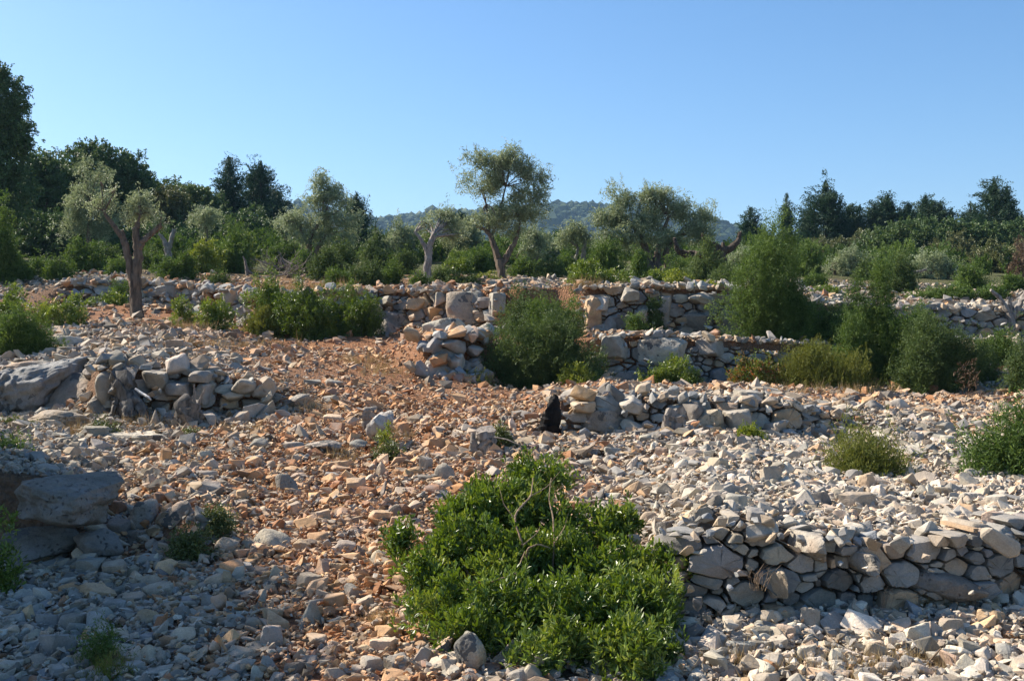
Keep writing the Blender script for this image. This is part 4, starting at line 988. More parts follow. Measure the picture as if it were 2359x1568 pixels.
B('mastic_shrub', 'mastic', 1382, 680, 150, 90, 'broad glossy leafy shrub spreading over the lip of the tall terrace wall', d=24, size=1.7, prof='broad')
B('juniper_shrub', J, 1402, 640, 84, 118, 'tall olive-coloured juniper behind the broad glossy shrub', d=31, prof='flame', bright=0.05)
B('juniper_shrub', J, 1474, 662, 54, 92, 'small conical juniper in front of the three dark olive trunks', prof='cone', d=26, bright=0.08)
B('mastic_shrub', 'mastic', 1517, 664, 50, 50, 'rounded leafy shrub beside the small conical juniper', d=25, size=1.7)
B('mastic_shrub', 'mastic_y', 1560, 668, 66, 54, 'light leafy shrub hanging over the wall below the dead snag', d=24, size=1.7)
B('juniper_shrub', J, 1568, 640, 70, 66, 'drab juniper under the horizontal limb of the dead snag', d=31)
B('juniper_shrub', JB, 1630, 654, 110, 110, 'light green feathery juniper growing through the dead snag', prof='flame', d=27, bright=0.22)
B('juniper_shrub', JB, 1676, 668, 80, 72, 'low feathery juniper beside the big feathery juniper', d=25, bright=0.1)
B('mastic_shrub', 'mastic_y', 1632, 668, 56, 26, 'low yellowish leafy mat on the wall top above the oval boulder', d=22.6, size=1.5, stems=False)
B('juniper_shrub', J, 1860, 640, 70, 90, 'juniper glimpsed behind the big feathery juniper', d=34)
B('mastic_shrub', 'mastic', 1908, 702, 70, 48, 'leafy shrub on the wall top under the antler-limbed olive', d=25.5, size=1.7)
B('juniper_shrub', J, 1880, 690, 56, 74, 'yellowish juniper behind the wall top under the antler-limbed olive', d=28)
B('juniper_shrub', JB, 2078, 700, 64, 130, 'slim green juniper behind the tall sapling', prof='flame', d=28, bright=0.1)
B('juniper_shrub', J, 2136, 716, 80, 48, 'low yellow-green juniper at the base of the bare pruned limbs', d=26, bright=0.1)
B('juniper_shrub', J, 2205, 712, 90, 62, 'rounded yellow-green juniper below the greyish oak', d=26, bright=0.08)
B('juniper_shrub', J, 2240, 690, 74, 104, 'tall fresh juniper between bare limbs and leafless trunk', prof='flame', d=29, bright=0.12)
B('juniper_shrub', J, 2288, 716, 60, 74, 'juniper just behind the leafless olive trunk', d=26)
B('juniper_shrub', J, 2340, 690, 64, 70, 'juniper at the picture edge behind the leafless olive trunk', d=29)
B('juniper_shrub', JB, 2012, 655, 80, 74, 'dim juniper at the foot of the antler-limbed olive', d=33)
B('juniper_shrub', J, 2410, 740, 110, 120, 'juniper beyond the picture edge near the leafless trunk', d=26) if False else None
# the terrace wall shrubs
shrub('juniper_shrub', J, 277, 662, 58, 34, 'low juniper lying over the far stone wall beside the pruned olive', d=25.4)
shrub('mastic_shrub', 'mastic', 262, 700, 76, 40, 'bright leafy cushion at the foot of the far stone wall', d=24.8, size=1.6)
shrub('mastic_shrub', 'mastic', 207, 700, 36, 20, 'very small leafy cushion at the foot of the far stone wall', d=24.9, size=1.6, stems=False)
shrub('mastic_shrub', 'mastic', 418, 728, 62, 54, 'light leafy shrub on the red earth beside the pruned olive', d=22, size=1.5, bright=0.1)
shrub('mastic_shrub', 'mastic', 493, 752, 88, 84, 'leafy round shrub in front of the short dark-jointed wall', d=21.5, size=1.5)
shrub('mastic_shrub', 'mastic', 405, 752, 50, 26, 'sprawling small shrub on the shaded ground below the pruned olive', d=20.6, size=1.3, stems=False)
shrub('heath_shrub', 'heath', 602, 768, 116, 76, 'dense dome of yellowish heath beside the dark leafy thicket', d=21.8, prof='broad', clumpf=0.25)
shrub('mastic_shrub', 'mastic', 632, 716, 140, 106, 'light-topped leafy bush overhanging the heath dome', d=22.3, size=1.3, bright=-0.02)
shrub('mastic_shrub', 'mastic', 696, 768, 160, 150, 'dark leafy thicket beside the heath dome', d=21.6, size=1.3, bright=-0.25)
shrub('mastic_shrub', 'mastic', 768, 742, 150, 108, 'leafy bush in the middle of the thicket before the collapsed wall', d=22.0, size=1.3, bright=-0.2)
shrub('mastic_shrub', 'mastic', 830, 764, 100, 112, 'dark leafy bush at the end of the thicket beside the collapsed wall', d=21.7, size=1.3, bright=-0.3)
shrub('mastic_shrub', 'mastic_y', 764, 772, 74, 46, 'small yellow-green bush at the foot of the leafy thicket', d=21.8, size=1.4)
shrub('mastic_shrub', 'mastic', 808, 770, 44, 30, 'low light sprig of leaves beside the collapsed wall boulders', d=21.8, size=1.4)
shrub('juniper_shrub', J, 62, 818, 180, 118, 'spreading juniper draped over the rock ledge at the picture edge', d=16.6, dens=1.2, bright=0.0)
shrub('mastic_shrub', 'mastic', 24, 725, 110, 88, 'dark glossy shrub at the picture edge above the spreading juniper', d=20.5, size=1.5, bright=-0.05)
shrub('mastic_shrub', 'mastic_y', 94, 732, 70, 54, 'yellow-topped leafy shrub behind the spreading juniper', d=20.2, size=1.4)
shrub('mastic_shrub', 'mastic', 146, 738, 116, 70, 'round bright-topped leafy shrub on the red earth near the pruned olive', d=20, size=1.4, bright=0.08)
shrub('juniper_shrub', JB, 1206, 738, 116, 104, 'upper dark juniper bush at the end of the collapsed wall', d=20.0)
shrub('juniper_shrub', J, 1284, 760, 160, 112, 'yellowish juniper bush stacked behind the large dark juniper', d=19.3, bright=0.06)
shrub('juniper_shrub', JB, 1238, 876, 300, 182, 'large dark wide juniper before the walls at the head of the red path', d=17.4, dens=1.3, prof='dome', lump=0.34)
shrub('mastic_shrub', 'mastic_y', 1325, 890, 112, 66, 'yellow-green bush beside the large dark juniper', d=16.8, size=1.3, prof='broad')
shrub('mastic_shrub', 'mastic', 1540, 884, 136, 78, 'fresh green leafy bush at the foot of the small-stoned wall', d=17.4, size=1.3, bright=0.1)
shrub('mastic_shrub', 'mastic', 1598, 882, 44, 44, 'small leafy side bush next to the fresh green bush', d=17.5, size=1.2)
shrub('mastic_shrub', 'red', 1742, 888, 136, 92, 'leafy bush with reddened leaves beside the heath bush', d=17.4, size=1.3)
shrub('juniper_shrub', J, 1463, 768, 52, 50, 'small wispy juniper sprouting from the ledge between the stacked walls', d=20)
shrub('juniper_shrub', JB, 1509, 762, 40, 94, 'narrow dark juniper growing up the face of the tall wall', prof='flame', d=20.6, bright=-0.15)
shrub('juniper_shrub', J, 1783, 788, 225, 285, 'biggest feathery juniper, tall and pyramid shaped, standing before the tall wall', prof='flame', d=19.6, dens=1.25, bright=0.1)
shrub('juniper_shrub', J, 2025, 870, 190, 310, 'tall juniper sapling with a narrow open top', prof='flame', d=18.6, dens=1.0, bright=0.08)
shrub('juniper_shrub', J, 1970, 860, 110, 190, 'upright yellowish juniper crowding the tall sapling', prof='flame', d=18.2, bright=0.08)
shrub('heath_shrub', 'heath', 1895, 890, 230, 122, 'wide olive-brown heath bush beside the bush with reddened leaves', d=17.2, prof='broad', dens=1.1)
shrub('heath_shrub', 'heath', 1877, 800, 54, 56, 'upright tuft of heath rising above the wide heath bush', prof='flame', d=17.8)
shrub('juniper_shrub', JB, 2185, 888, 290, 190, 'wide dark spreading juniper with a withered brown twig', d=17.4, prof='dome', dens=1.3)
shrub('juniper_shrub', JB, 2352, 880, 70, 150, 'greyish juniper cut off by the picture edge before the pale wall end', d=16.6)
shrub('withered_branch', 'dead', 2243, 846, 36, 38, 'withered brown branch hanging on the wide dark juniper', d=16.5, stems=False, cat='branch')
shrub('juniper_shrub', 'heath', 1992, 1072, 220, 124, 'grey-green juniper bush sitting on the pale stone terrace', d=9.1, prof='dome', dens=1.1)
shrub('juniper_shrub', 'heath', 1985, 965, 44, 46, 'thin upright shoot growing behind the grey-green juniper bush', d=10.0, prof='flame')
shrub('juniper_shrub', J, 2310, 1078, 250, 190, 'dense rounded juniper at the picture edge on the pale stone terrace', d=9.0, prof='dome', dens=1.3)
shrub('mastic_shrub', 'mastic_y', 1731, 1030, 76, 68, 'small upright yellow-green bush before the low broken wall', d=10.8, size=0.9)
shrub('kermes_shrub', 'kermes', 1152, 1026, 92, 62, 'small dark dome of prickly oak right behind a grey tree stump', d=10.8, size=1.0, prof='broad')
shrub('kermes_shrub', 'kermes', 1285, 1048, 66, 28, 'flat dark cushion of prickly oak above the big bright green bush', d=10.2, prof='broad', stems=False)
shrub('kermes_shrub', 'kermes', 890, 1052, 90, 56, 'small grey-green shrub in front of the whitish weathered log', d=10.3)
shrub('mastic_shrub', 'mastic_y', 893, 1006, 36, 42, 'thin yellowish sprig at the whitish weathered log', d=10.8, size=0.8, stems=False)
shrub('kermes_shrub', 'kermes', 30, 990, 84, 38, 'flat dark cushion shrub at the picture edge below the bedrock', d=11.2, prof='broad', stems=False)
shrub('kermes_shrub', 'kermes', 235, 1000, 96, 46, 'dry-stemmed low shrub beside a leaning grey stone under the root stump', d=11)
shrub('kermes_shrub', 'kermes', 441, 1010, 46, 34, 'tiny tuft of dark leaves below the splintered stump', d=10.8, stems=False)
shrub('kermes_shrub', 'kermes', 440, 1292, 126, 96, 'dark prickly oak bush beside the twin grey boulders', d=7.35, dens=1.2)
shrub('kermes_shrub', 'kermes', 502, 1240, 96, 96, 'upper prickly oak bush growing over the twin grey boulders', d=7.6, dens=1.2)
shrub('juniper_shrub', J, 232, 1530, 70, 130, 'thin young juniper in front of the shaded stones', prof='column', d=5.4, size=0.5, dens=0.8, lump=0.5)
shrub('juniper_shrub', 'heath', 250, 1585, 92, 110, 'dry twiggy juniper tuft at the very bottom of the picture', prof='dome', d=5.2, size=0.5, dens=0.6)
shrub('juniper_shrub', J, 8, 1100, 64, 80, 'dark juniper at the picture edge above the big shaded boulder', d=8.9, dens=1.2)
shrub('mastic_shrub', 'mastic', 2, 1235, 100, 120, 'bright green leafy bush at the picture edge beside the huge smooth grey boulder', d=6.7, dens=1.2)
shrub('heath_shrub', 'heath', 1107, 868, 26, 32, 'tiny yellowish heath tuft between rounded boulders and the large dark juniper', d=16.8, stems=False)

shrub('juniper_shrub', J, 2092, 884, 150, 190, 'dull green juniper wedged between tall sapling and wide dark juniper', d=18.2, bright=-0.08)
shrub('juniper_shrub', JB, 1930, 806, 110, 120, 'juniper bush masking the wall between the biggest feathery juniper and the sapling', d=19.6, bright=-0.05)
shrub('juniper_shrub', J, 2290, 872, 110, 130, 'juniper behind the withered branch near the pale wall end', d=18.4, bright=-0.05)
shrub('juniper_shrub', J, 2120, 790, 120, 110, 'upper juniper peeping over the wide dark juniper against the pale wall', d=20.5)

# big bright mastic in the foreground
def big_mastic():
    d0 = 6.25
    r = np.random.default_rng(404)
    L = [(1130, 1180, 110, 80, .45), (1220, 1170, 80, 70, .5), (1060, 1250, 100, 80, .3), (1180, 1280, 120, 90, .2), (985, 1320, 66, 58, .1), (1015, 1395, 84, 74, -.05), (1150, 1390, 120, 90, -.15), (1120, 1140, 70, 40, .5),
         (1300, 1270, 90, 80, .3), (1390, 1215, 66, 58, .45), (1380, 1300, 100, 80, .2), (1470, 1290, 70, 60, .35), (1330, 1390, 110, 80, -.1), (1455, 1390, 90, 80, .0), (1560, 1290, 34, 56, .4), (1525, 1380, 50, 56, .2), (1430, 1200, 40, 40, .4),
         (1440, 1485, 74, 70, -.35), (1310, 1480, 80, 50, -.3), (1235, 1500, 50, 44, -.45), (1090, 1455, 74, 50, -.2), (1510, 1465, 46, 50, -.1), (1480, 1530, 40, 34, -.4), (925, 1238, 18, 30, .2), (1300, 1200, 50, 50, .4), (1050, 1190, 60, 50, .4),
         (1215, 1080, 34, 28, .5), (1275, 1095, 38, 26, .5), (1245, 1120, 44, 26, .5), (1200, 1100, 20, 30, .5), (1195, 1360, 60, 60, .45), (1400, 1400, 60, 60, .5)]
    d0 = 5.9; x, z0 = (1250 - CU) / F * d0, gz((1250 - CU) / F * d0, d0)
    root = thing('mastic_shrub', (x, d0, z0), 'big bright green bush with bare twigs sticking out of its top, largest foreground plant', 'shrub')
    dv = lambda v: float(np.interp(v, [1080, 1200, 1300, 1400, 1490, 1540], [6.95, 6.55, 6.2, 5.8, 5.45, 5.3]))
    lobes = [(P(u, v, dv(v) + 0.25 * dd), np.array((ru / F * d0, 0.75 * min(ru, rv) / F * d0 + 0.05, rv / F * d0))) for u, v, ru, rv, dd in L]
    npl = 7200; nc = 580
    pc, oc = lobe_points(lobes, nc, r)
    pc[:, 2] = np.maximum(pc[:, 2], ground(pc[:, 0], pc[:, 1]) + 0.04)
    k = r.integers(0, nc, npl)
    pts = pc[k] + r.normal(0, 0.042, (npl, 3)); outd = norm(oc[k] + r.normal(0, 0.35, (npl, 3)))
    tint_c = np.clip(0.47 + r.normal(0, 0.22, nc), 0, 1)
    mt, Lf, wr, K, pl, sp, wo, wu, wrn, droop, cover = KIND['mastic']
    ax = norm(outd * 0.45 + np.array((0, -0.1, 0.8)) + r.normal(0, 0.4, (npl, 3)))
    V, Fq, ti = leaves(pts, ax, 0.085 * r.uniform(0.6, 1.4, npl), 11, 0.85, 0.046, 0.0165, r, tint_c[k], 0.0)
    build('foliage', V - np.array(root.location), Fq, M_MASTIC, root, tint=ti)
    d0 = 6.13
    sp = limbs_px([[(1240, 1520, 14, -.4), (1225, 1380, 8, .1), (1215, 1300, 6, .1), (1203, 1250, 6, .05), (1184, 1192, 5, .15), (1194, 1174, 5, .25), (1224, 1142, 4, .35), (1228, 1100, 3, .5)],
                   [(1260, 1520, 12, -.5), (1272, 1330, 5, .1), (1277, 1250, 4, .1), (1274, 1190, 4, .25), (1264, 1150, 3, .4), (1270, 1100, 2, .5)],
                   [(1212, 1290, 6, .0), (1216, 1262, 5, -.05), (1240, 1252, 4, -.05), (1268, 1262, 2, 0)], [(1209, 1270, 4, 0), (1195, 1305, 3, -.1)],
                   [(1230, 1500, 14, 0), (1130, 1400, 9, 0), (1060, 1290, 5, .2)], [(1230, 1500, 12, 0), (1100, 1450, 8, -.1), (960, 1390, 4, 0)], [(1250, 1500, 14, 0), (1360, 1400, 9, .1), (1400, 1240, 4, .4)],
                   [(1250, 1500, 12, 0), (1420, 1440, 9, -.1), (1540, 1400, 5, .2)], [(1250, 1500, 10, 0), (1330, 1480, 7, -.3), (1440, 1500, 4, -.4)], [(1184, 1192, 3, .1), (1160, 1160, 2, .15), (1150, 1120, 1, .2)], [(1277, 1250, 3, .1), (1300, 1215, 2, .15), (1310, 1180, 1, .2)], [(1205, 1255, 3, 0), (1240, 1225, 2, .05), (1250, 1195, 1, .1)], [(1224, 1142, 3, .35), (1262, 1120, 2, .4), (1290, 1085, 1, .45)], [(1440, 1380, 6, .1), (1380, 1340, 5, 0)], [(1070, 1360, 5, -.2), (1190, 1320, 4, -.25)]], d0)
    tubes('stem', sp, M_TWIG, root, 6, 3)
    # young leafy shoots beside it
big_mastic()
shrub('mastic_shrub', 'mastic', 925, 1262, 44, 62, 'small separate leafy shoot on the stones beside the big bright bush', d=7.0, size=0.9, stems=False)
# shade tree just outside the picture
tree('oak_tree', 'oak', -740, 1450, [(-740, 460, 380, 260, 0), (-640, 420, 300, 220, 1.2), (-680, 560, 320, 220, -1.3), (-860, 520, 350, 280, .5), (-600, 660, 220, 180, .4), (-620, 520, 260, 200, 2.0), (-760, 620, 300, 240, .8), (-700, 700, 280, 200, -.6), (-740, 120, 350, 250, .5), (-640, 200, 290, 230, 1.5), (-770, 260, 340, 240, -1.0), (-560, 330, 200, 200, .8)], [[(-740, 1400, 60), (-735, 1050, 50), (-730, 700, 36), (-720, 480, 18)], [(-735, 950, 30), (-640, 700, 18)]], 'leafy tree just outside the picture shading the stones at its lower corner', 8.2, size=1.3, dens=1.3)

def dead_brush():
    r = np.random.default_rng(61); d = 30.5
    x, z = (655 - CU) / F * d, gz((655 - CU) / F * d, d)
    root = thing('dead_brush', (x, d, z), 'heap of tangled grey dead branches in the shrub belt', 'brushwood')
    sp = []
    for i in range(90):
        u0 = r.uniform(610, 700); v0 = r.uniform(605, 640); a = r.uniform(0.15, 2.9); l = r.uniform(20, 62)
        p = [P(u0, v0, d + r.normal(0, .4))]; w = r.uniform(1.0, 2.6)
        for s in (0.5, 1.0): a += r.normal(0, .25); p.append(p[-1] + np.array((math.cos(a), r.normal(0, .3), math.sin(a) * .8)) * l * .5 / F * d)
        sp.append((p, [w / F * d * .5, w / F * d * .35, w / F * d * .15]))
    sp.append(([P(570, 635, d), P(566, 605, d), P(560, 590, d)], [0.05, 0.04, 0.02]))
    sp.append(([P(566, 620, d), P(600, 640, d), P(680, 630, d)], [0.045, 0.035, 0.02]))
    tubes('branch', sp, M_TWIGG, root, 4, 8)
dead_brush()
# ------------------------------------------------------------------ stumps, logs, sticks
def disc(name, c, nrm_, rad, mat, parent, seed=0, sides=14):
    r = np.random.default_rng(seed); n = norm(np.array(nrm_, float)); a = norm(np.cross(n, (0.1, 1, 0.05))); b = np.cross(n, a)
    t = np.linspace(0, 6.283, sides, endpoint=False); k = rad * (1 + r.normal(0, 0.08, sides))
    top = c + (a * np.cos(t)[:, None] + b * np.sin(t)[:, None]) * k[:, None]; bot = top - n * 0.02
    V = np.concatenate([top, bot, [c + n * 0.004]]); i = np.arange(sides); j = (i + 1) % sides
    return build(name, V - np.array(parent.location), [np.stack([i, j, np.full(sides, 2 * sides)], 1), np.stack([i + sides, j + sides, j, i], 1)], mat, parent)
M_CUT = bark_material('cut_wood', (0.20, 0.17, 0.14), (0.42, 0.37, 0.32), 30)

def stump(limbs, label, u, vb, d, mat, cut=None, splinters=(), seed=1, rough=0.18, name='tree_stump', cat='tree stump'):
    x = (u - CU) / F * d
    root = thing(name, (x, d, gz(x, d)), label, cat)
    tubes('trunk', limbs_px(limbs, d), mat, root, 14, seed, rough)
    if cut:
        cu, cv, cw, nv = cut; disc('cut_face', P(cu, cv, d + 0.0), nv, cw / F * d / 2, M_CUT, root, seed)
    for s in splinters: tubes('splinter', limbs_px([s], d), M_DEADW, root, 5, seed + 7, 0.2)
    return root

d_ = 12.0
stump([[(292, 962, 84), (289, 930, 66), (287, 890, 56), (285, 862, 54)], [(302, 915, 26, -.1), (322, 940, 18, -.15), (338, 962, 8, -.2)], [(276, 920, 26, -.1), (262, 948, 18, -.15), (250, 966, 8, -.2)], [(292, 925, 24, -.2), (294, 962, 16, -.3)]],
      'wide old tree stump with spreading roots set against the bedrock outcrop', 290, 950, d_, M_STUMP, cut=(285, 864, 54, (0.1, -0.75, 0.75)), seed=3, rough=0.3)
tubes('bleached_root', limbs_px([[(312, 895, 5, -.3), (330, 908, 6, -.35), (343, 915, 5, -.4), (348, 921, 3, -.4)]], d_), bark_material('bleached_wood', (0.55, 0.53, 0.5), (0.75, 0.73, 0.7)), None, 6, 2)
tag(bpy.data.objects['bleached_root'], 'short bleached white root lying at the wide old stump', 'root')
stump([[(438, 972, 56), (437, 950, 50), (436, 930, 48)]], 'small low tree stump with two tall splinters standing on its cut', 436, 965, 11.6, M_STUMP, cut=(436, 929, 46, (0, -0.35, 0.9)), splinters=[[(447, 932, 9), (448, 905, 7), (447, 884, 2)], [(456, 932, 7), (464, 912, 5), (473, 894, 2)]], seed=5)
stump([[(1122, 1048, 58), (1121, 1020, 50), (1119, 990, 46)], [(1092, 1050, 22, -.05), (1090, 1020, 16, -.05), (1088, 996, 7, -.05)]], 'grey cut tree stump with a broken side sliver before the dark dome shrub', 1118, 1042, 10.6, M_DEADW, cut=(1119, 989, 44, (0, -0.3, 0.95)), splinters=[[(1138, 1006, 4, -.1), (1168, 1012, 4, -.15), (1196, 1024, 2, -.2)]], seed=7)
stump([[(1266, 1006, 42), (1268, 980, 36), (1272, 945, 28), (1277, 922, 20), (1279, 908, 7)], [(1256, 1006, 18), (1258, 980, 12), (1262, 955, 5)], [(1284, 1000, 16), (1282, 950, 12), (1288, 925, 5)]], 'jet black charred tree stump tapering to a point beside the low broken wall', 1268, 1000, 11.75, M_CHAR, seed=9, rough=0.3)
stump([[(1556, 1026, 46), (1554, 1000, 42), (1555, 970, 40), (1557, 954, 40)], [(1537, 1010, 14, -.1), (1536, 980, 12, -.1), (1534, 955, 8, -.1)]], 'pale split tree stump with fibrous sides standing against the low broken wall', 1554, 1020, 11.5, M_DEADW, cut=(1557, 952, 38, (0.15, -0.4, 0.85)), seed=11, rough=0.25)
tag(tubes('wooden_post', limbs_px([[(1136, 750, 14), (1133, 722, 12), (1129, 694, 8)]], 21.6), M_DEADW, None, 8, 4, 0.2), 'weathered wooden stake leaning on the massive flat boulder', 'stake')
tag(tubes('log', limbs_px([[(1583, 1004, 9), (1606, 1022, 10), (1630, 1044, 11)]], 11.2), M_TWIG, None, 8, 5), 'short barkless log lying downhill of the pale split stump', 'log')
tag(tubes('log', limbs_px([[(1618, 1020, 10), (1636, 1036, 10)]], 11.15), M_TWIG, None, 8, 6), 'second stubby piece of log beside the short barkless log', 'log')
tag(tubes('weathered_log', limbs_px([[(852, 1002, 24, .1), (872, 980, 40, 0), (896, 962, 30, .2)]], 11.0), bark_material('whitened_wood', (0.30, 0.27, 0.24), (0.60, 0.57, 0.53), 26), None, 12, 6, 0.16), 'whitish weathered log end with deep grain lying on the path stones', 'log')
tag(tubes('wooden_post', limbs_px([[(846, 985, 20), (845, 960, 18), (846, 938, 14)]], 11.5), M_DEADW, None, 8, 14, 0.2), 'short grey wooden stub standing just uphill of the whitish weathered log', 'stake')
tag(tubes('stick', limbs_px([[(826, 872, 3, .4), (868, 884, 4, .25), (905, 900, 4, 0), (925, 925, 4, -.5), (937, 948, 3, -.9)]], 14.4), M_TWIG, None, 6, 8), 'long thin bent stick lying across the red path', 'stick')
tag(tubes('stick', limbs_px([[(2018, 1448, 6), (2036, 1458, 6), (2048, 1474, 6), (2056, 1492, 5)]], 5.72), M_DEADW, None, 7, 9), 'curved pale stick among the stones below the long dry stone wall', 'stick')
tag(tubes('stick', limbs_px([[(2126, 1540, 4), (2148, 1514, 5), (2168, 1492, 3)]], 5.45), M_TWIG, None, 6, 10), 'thin straight brown stick near the bottom of the picture, below the curved pale stick', 'stick')
tag(tubes('stick', limbs_px([[(2072, 1428, 4), (2100, 1426, 5), (2136, 1442, 3)]], 5.95), M_TWIG, None, 6, 11), 'short tan stick lying at the foot of the long dry stone wall', 'stick')
def dry_twigs(label, u, v, w, h, d, n, seed):
    r = np.random.default_rng(seed); x = (u - CU) / F * d
    sp = []
    for i in range(n):
        a = r.uniform(-0.5, 0.5) + 0.25; l = h * r.uniform(0.5, 1.0); b = P(u + r.normal(0, w * 0.1), v, d)
        m1 = b + np.array((math.sin(a) * .35, r.normal(0, .1), .55)) * l / F * d; e = m1 + np.array((math.sin(a + r.normal(0, .5)) * .75, r.normal(0, .15), .3)) * l / F * d
        sp.append(([b, m1, e], [1.6 / F * d / 2, 1.2 / F * d / 2, .6 / F * d / 2]))
    o = tubes('dry_plant', sp, M_TWIG, None, 4, seed); tag(o, label, 'dry plant'); return o
dry_twigs('wiry dead twigs arching out of the face of the long dry stone wall', 1745, 1360, 90, 90, 6.0, 16, 3)
dry_twigs('few dry stalks before the dark boulder of the long dry stone wall', 2040, 1400, 60, 70, 6.1, 9, 4)
dry_twigs('dry stalks near the far end of the long dry stone wall', 2240, 1395, 90, 60, 6.2, 10, 5)

# ------------------------------------------------------------------ bedrock
def outcrop():
    d = 13.0
    V, f = rock_shape('block', 991, 7, 0.05)
    r = np.random.default_rng(3)
    sz = np.array((1.9, 1.5, 0.8)); V = V * sz
    nz = Noise(5.0, 5, 12, 0.62); q = Noise(13.0, 3, 13, 0.6)
    V = V + norm(V) * (0.045 * nz(V) - 0.06 * np.clip(q(V) - 0.5, 0, 1))[:, None]
    R = np.array(Matrix.Rotation(math.radians(-9), 3, 'Y')) @ np.array(Matrix.Rotation(math.radians(6), 3, 'X'))
    V = V @ R.T
    o = build('bedrock_outcrop', V, f, M_ROCKF, smooth=True, sharp=55, col=np.tile((0.27, 0.265, 0.25), (len(V), 1)))
    c = P(20, 925, d); o.location = tuple(c)
    tag(o, 'broad pitted grey bedrock hump rising beside the wide old stump', 'bedrock', )
outcrop()
for (u, v, w_, h_, c_, lab) in [(150, 905, 150, 90, 'grey', 'pitted bedrock block between the broad bedrock hump and the wide old stump'), (110, 968, 170, 50, 'warm grey', 'low weathered bedrock step below the broad bedrock hump'), (215, 935, 60, 70, 'grey', 'cracked grey block touching the wide old stump'), (205, 860, 80, 34, 'grey', 'grey bedrock rim at the top of the broad bedrock hump'), (60, 850, 130, 40, 'grey', 'long grey bedrock edge behind the broad bedrock hump')]:
    rock(u, v, w_, h_, 'round', c_, lab, name='boulder', cat='bedrock', mat=M_ROCKF, rough=0.075, depth=0.7)
rock(246, 892, 62, 76, 'round', 'grey', 'grey boulder squeezed between the bedrock and the wide old stump', name='boulder', cat='boulder', d=12.05, depth=0.45, rough=0.05)
rock(596, 892, 60, 52, 'round', 'warm grey', 'brownish boulder ending the curved retaining wall beside the red path', name='boulder', cat='boulder', d=12.45, depth=0.45, rough=0.05)
rock(352, 872, 60, 46, 'block', 'grey', 'grey block over the shadow beside the wide old stump', name='boulder', cat='boulder', d=12.1, depth=0.4, rough=0.04)
def ledge():
    rock(120, 1156, 235, 122, 'block', 'dark grey', 'huge smooth grey boulder in the shade at the picture edge, overhanging a dark hollow', seed=174, name='boulder', cat='boulder', mat=M_ROCKF, depth=0.75, d=7.2, sink=0.0, rough=0.10)  # dark grey puts the shade on this boulder into its base colour
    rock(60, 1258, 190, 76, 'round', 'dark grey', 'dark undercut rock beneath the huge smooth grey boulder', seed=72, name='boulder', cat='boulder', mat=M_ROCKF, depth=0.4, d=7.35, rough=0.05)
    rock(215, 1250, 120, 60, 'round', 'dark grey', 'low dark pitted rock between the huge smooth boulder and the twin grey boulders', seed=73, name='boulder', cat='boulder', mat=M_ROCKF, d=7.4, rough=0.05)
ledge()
K = lambda *a, **k: rock(*a, name='boulder', cat='boulder', mat=M_ROCKF, rough=0.05, **k)
K(323, 1190, 78, 78, 'round', 'grey', 'upright one of the twin grey boulders, with a hollowed overhanging top')
K(404, 1184, 90, 70, 'round', 'grey', 'wider one of the twin grey boulders, half behind the prickly oak bush')
K(322, 1236, 100, 34, 'slab', 'dark grey', 'dark flat boulder lying under the twin grey boulders')
K(620, 1250, 92, 58, 'round', 'pale grey', 'pale cracked boulder beside the prickly oak bush')
K(520, 1262, 60, 50, 'round', 'warm grey', 'brownish boulder half covered by the prickly oak bush')
K(1022, 757, 104, 50, 'round', 'pale grey', 'large pale rounded boulder before the massive flat boulder', d=18.6)
K(1114, 763, 76, 40, 'round', 'pale grey', 'pale boulder wedged against the large dark juniper', d=18.6)
K(892, 755, 66, 42, 'point', 'grey', 'pointed grey boulder at the foot of the collapsed wall')
K(846, 757, 38, 30, 'round', 'warm grey', 'brown rounded boulder at the end of the leafy thicket')
K(1082, 1512, 78, 112, 'round', 'grey', 'upright knobbly pitted grey boulder under the big bright green bush', seed=88)
K(1000, 1498, 96, 76, 'wedge', 'pinkish', 'big pale tan boulder leaning on the upright knobbly boulder', turn=12)
K(659, 1118, 56, 56, 'round', 'bluish grey', 'dark bluish pitted boulder alone on the orange rubble')
K(740, 1032, 92, 36, 'round', 'grey', 'low pitted grey boulder beside the small grey-green shrub')
K(1530, 800, 110, 60, 'round', 'pale grey', 'pale rounded boulder bulging from the small-stoned wall top', d=18.3) if False else None
K(320, 1010, 190, 26, 'slab', 'pale grey', 'long low bedrock slab downhill of the small low stump')
K(680, 928, 66, 42, 'round', 'grey', 'rough grey bedrock knob at the upper edge of the red path')
K(623, 918, 48, 30, 'round', 'dark grey', 'dark bedrock knob at the end of the curved retaining wall')

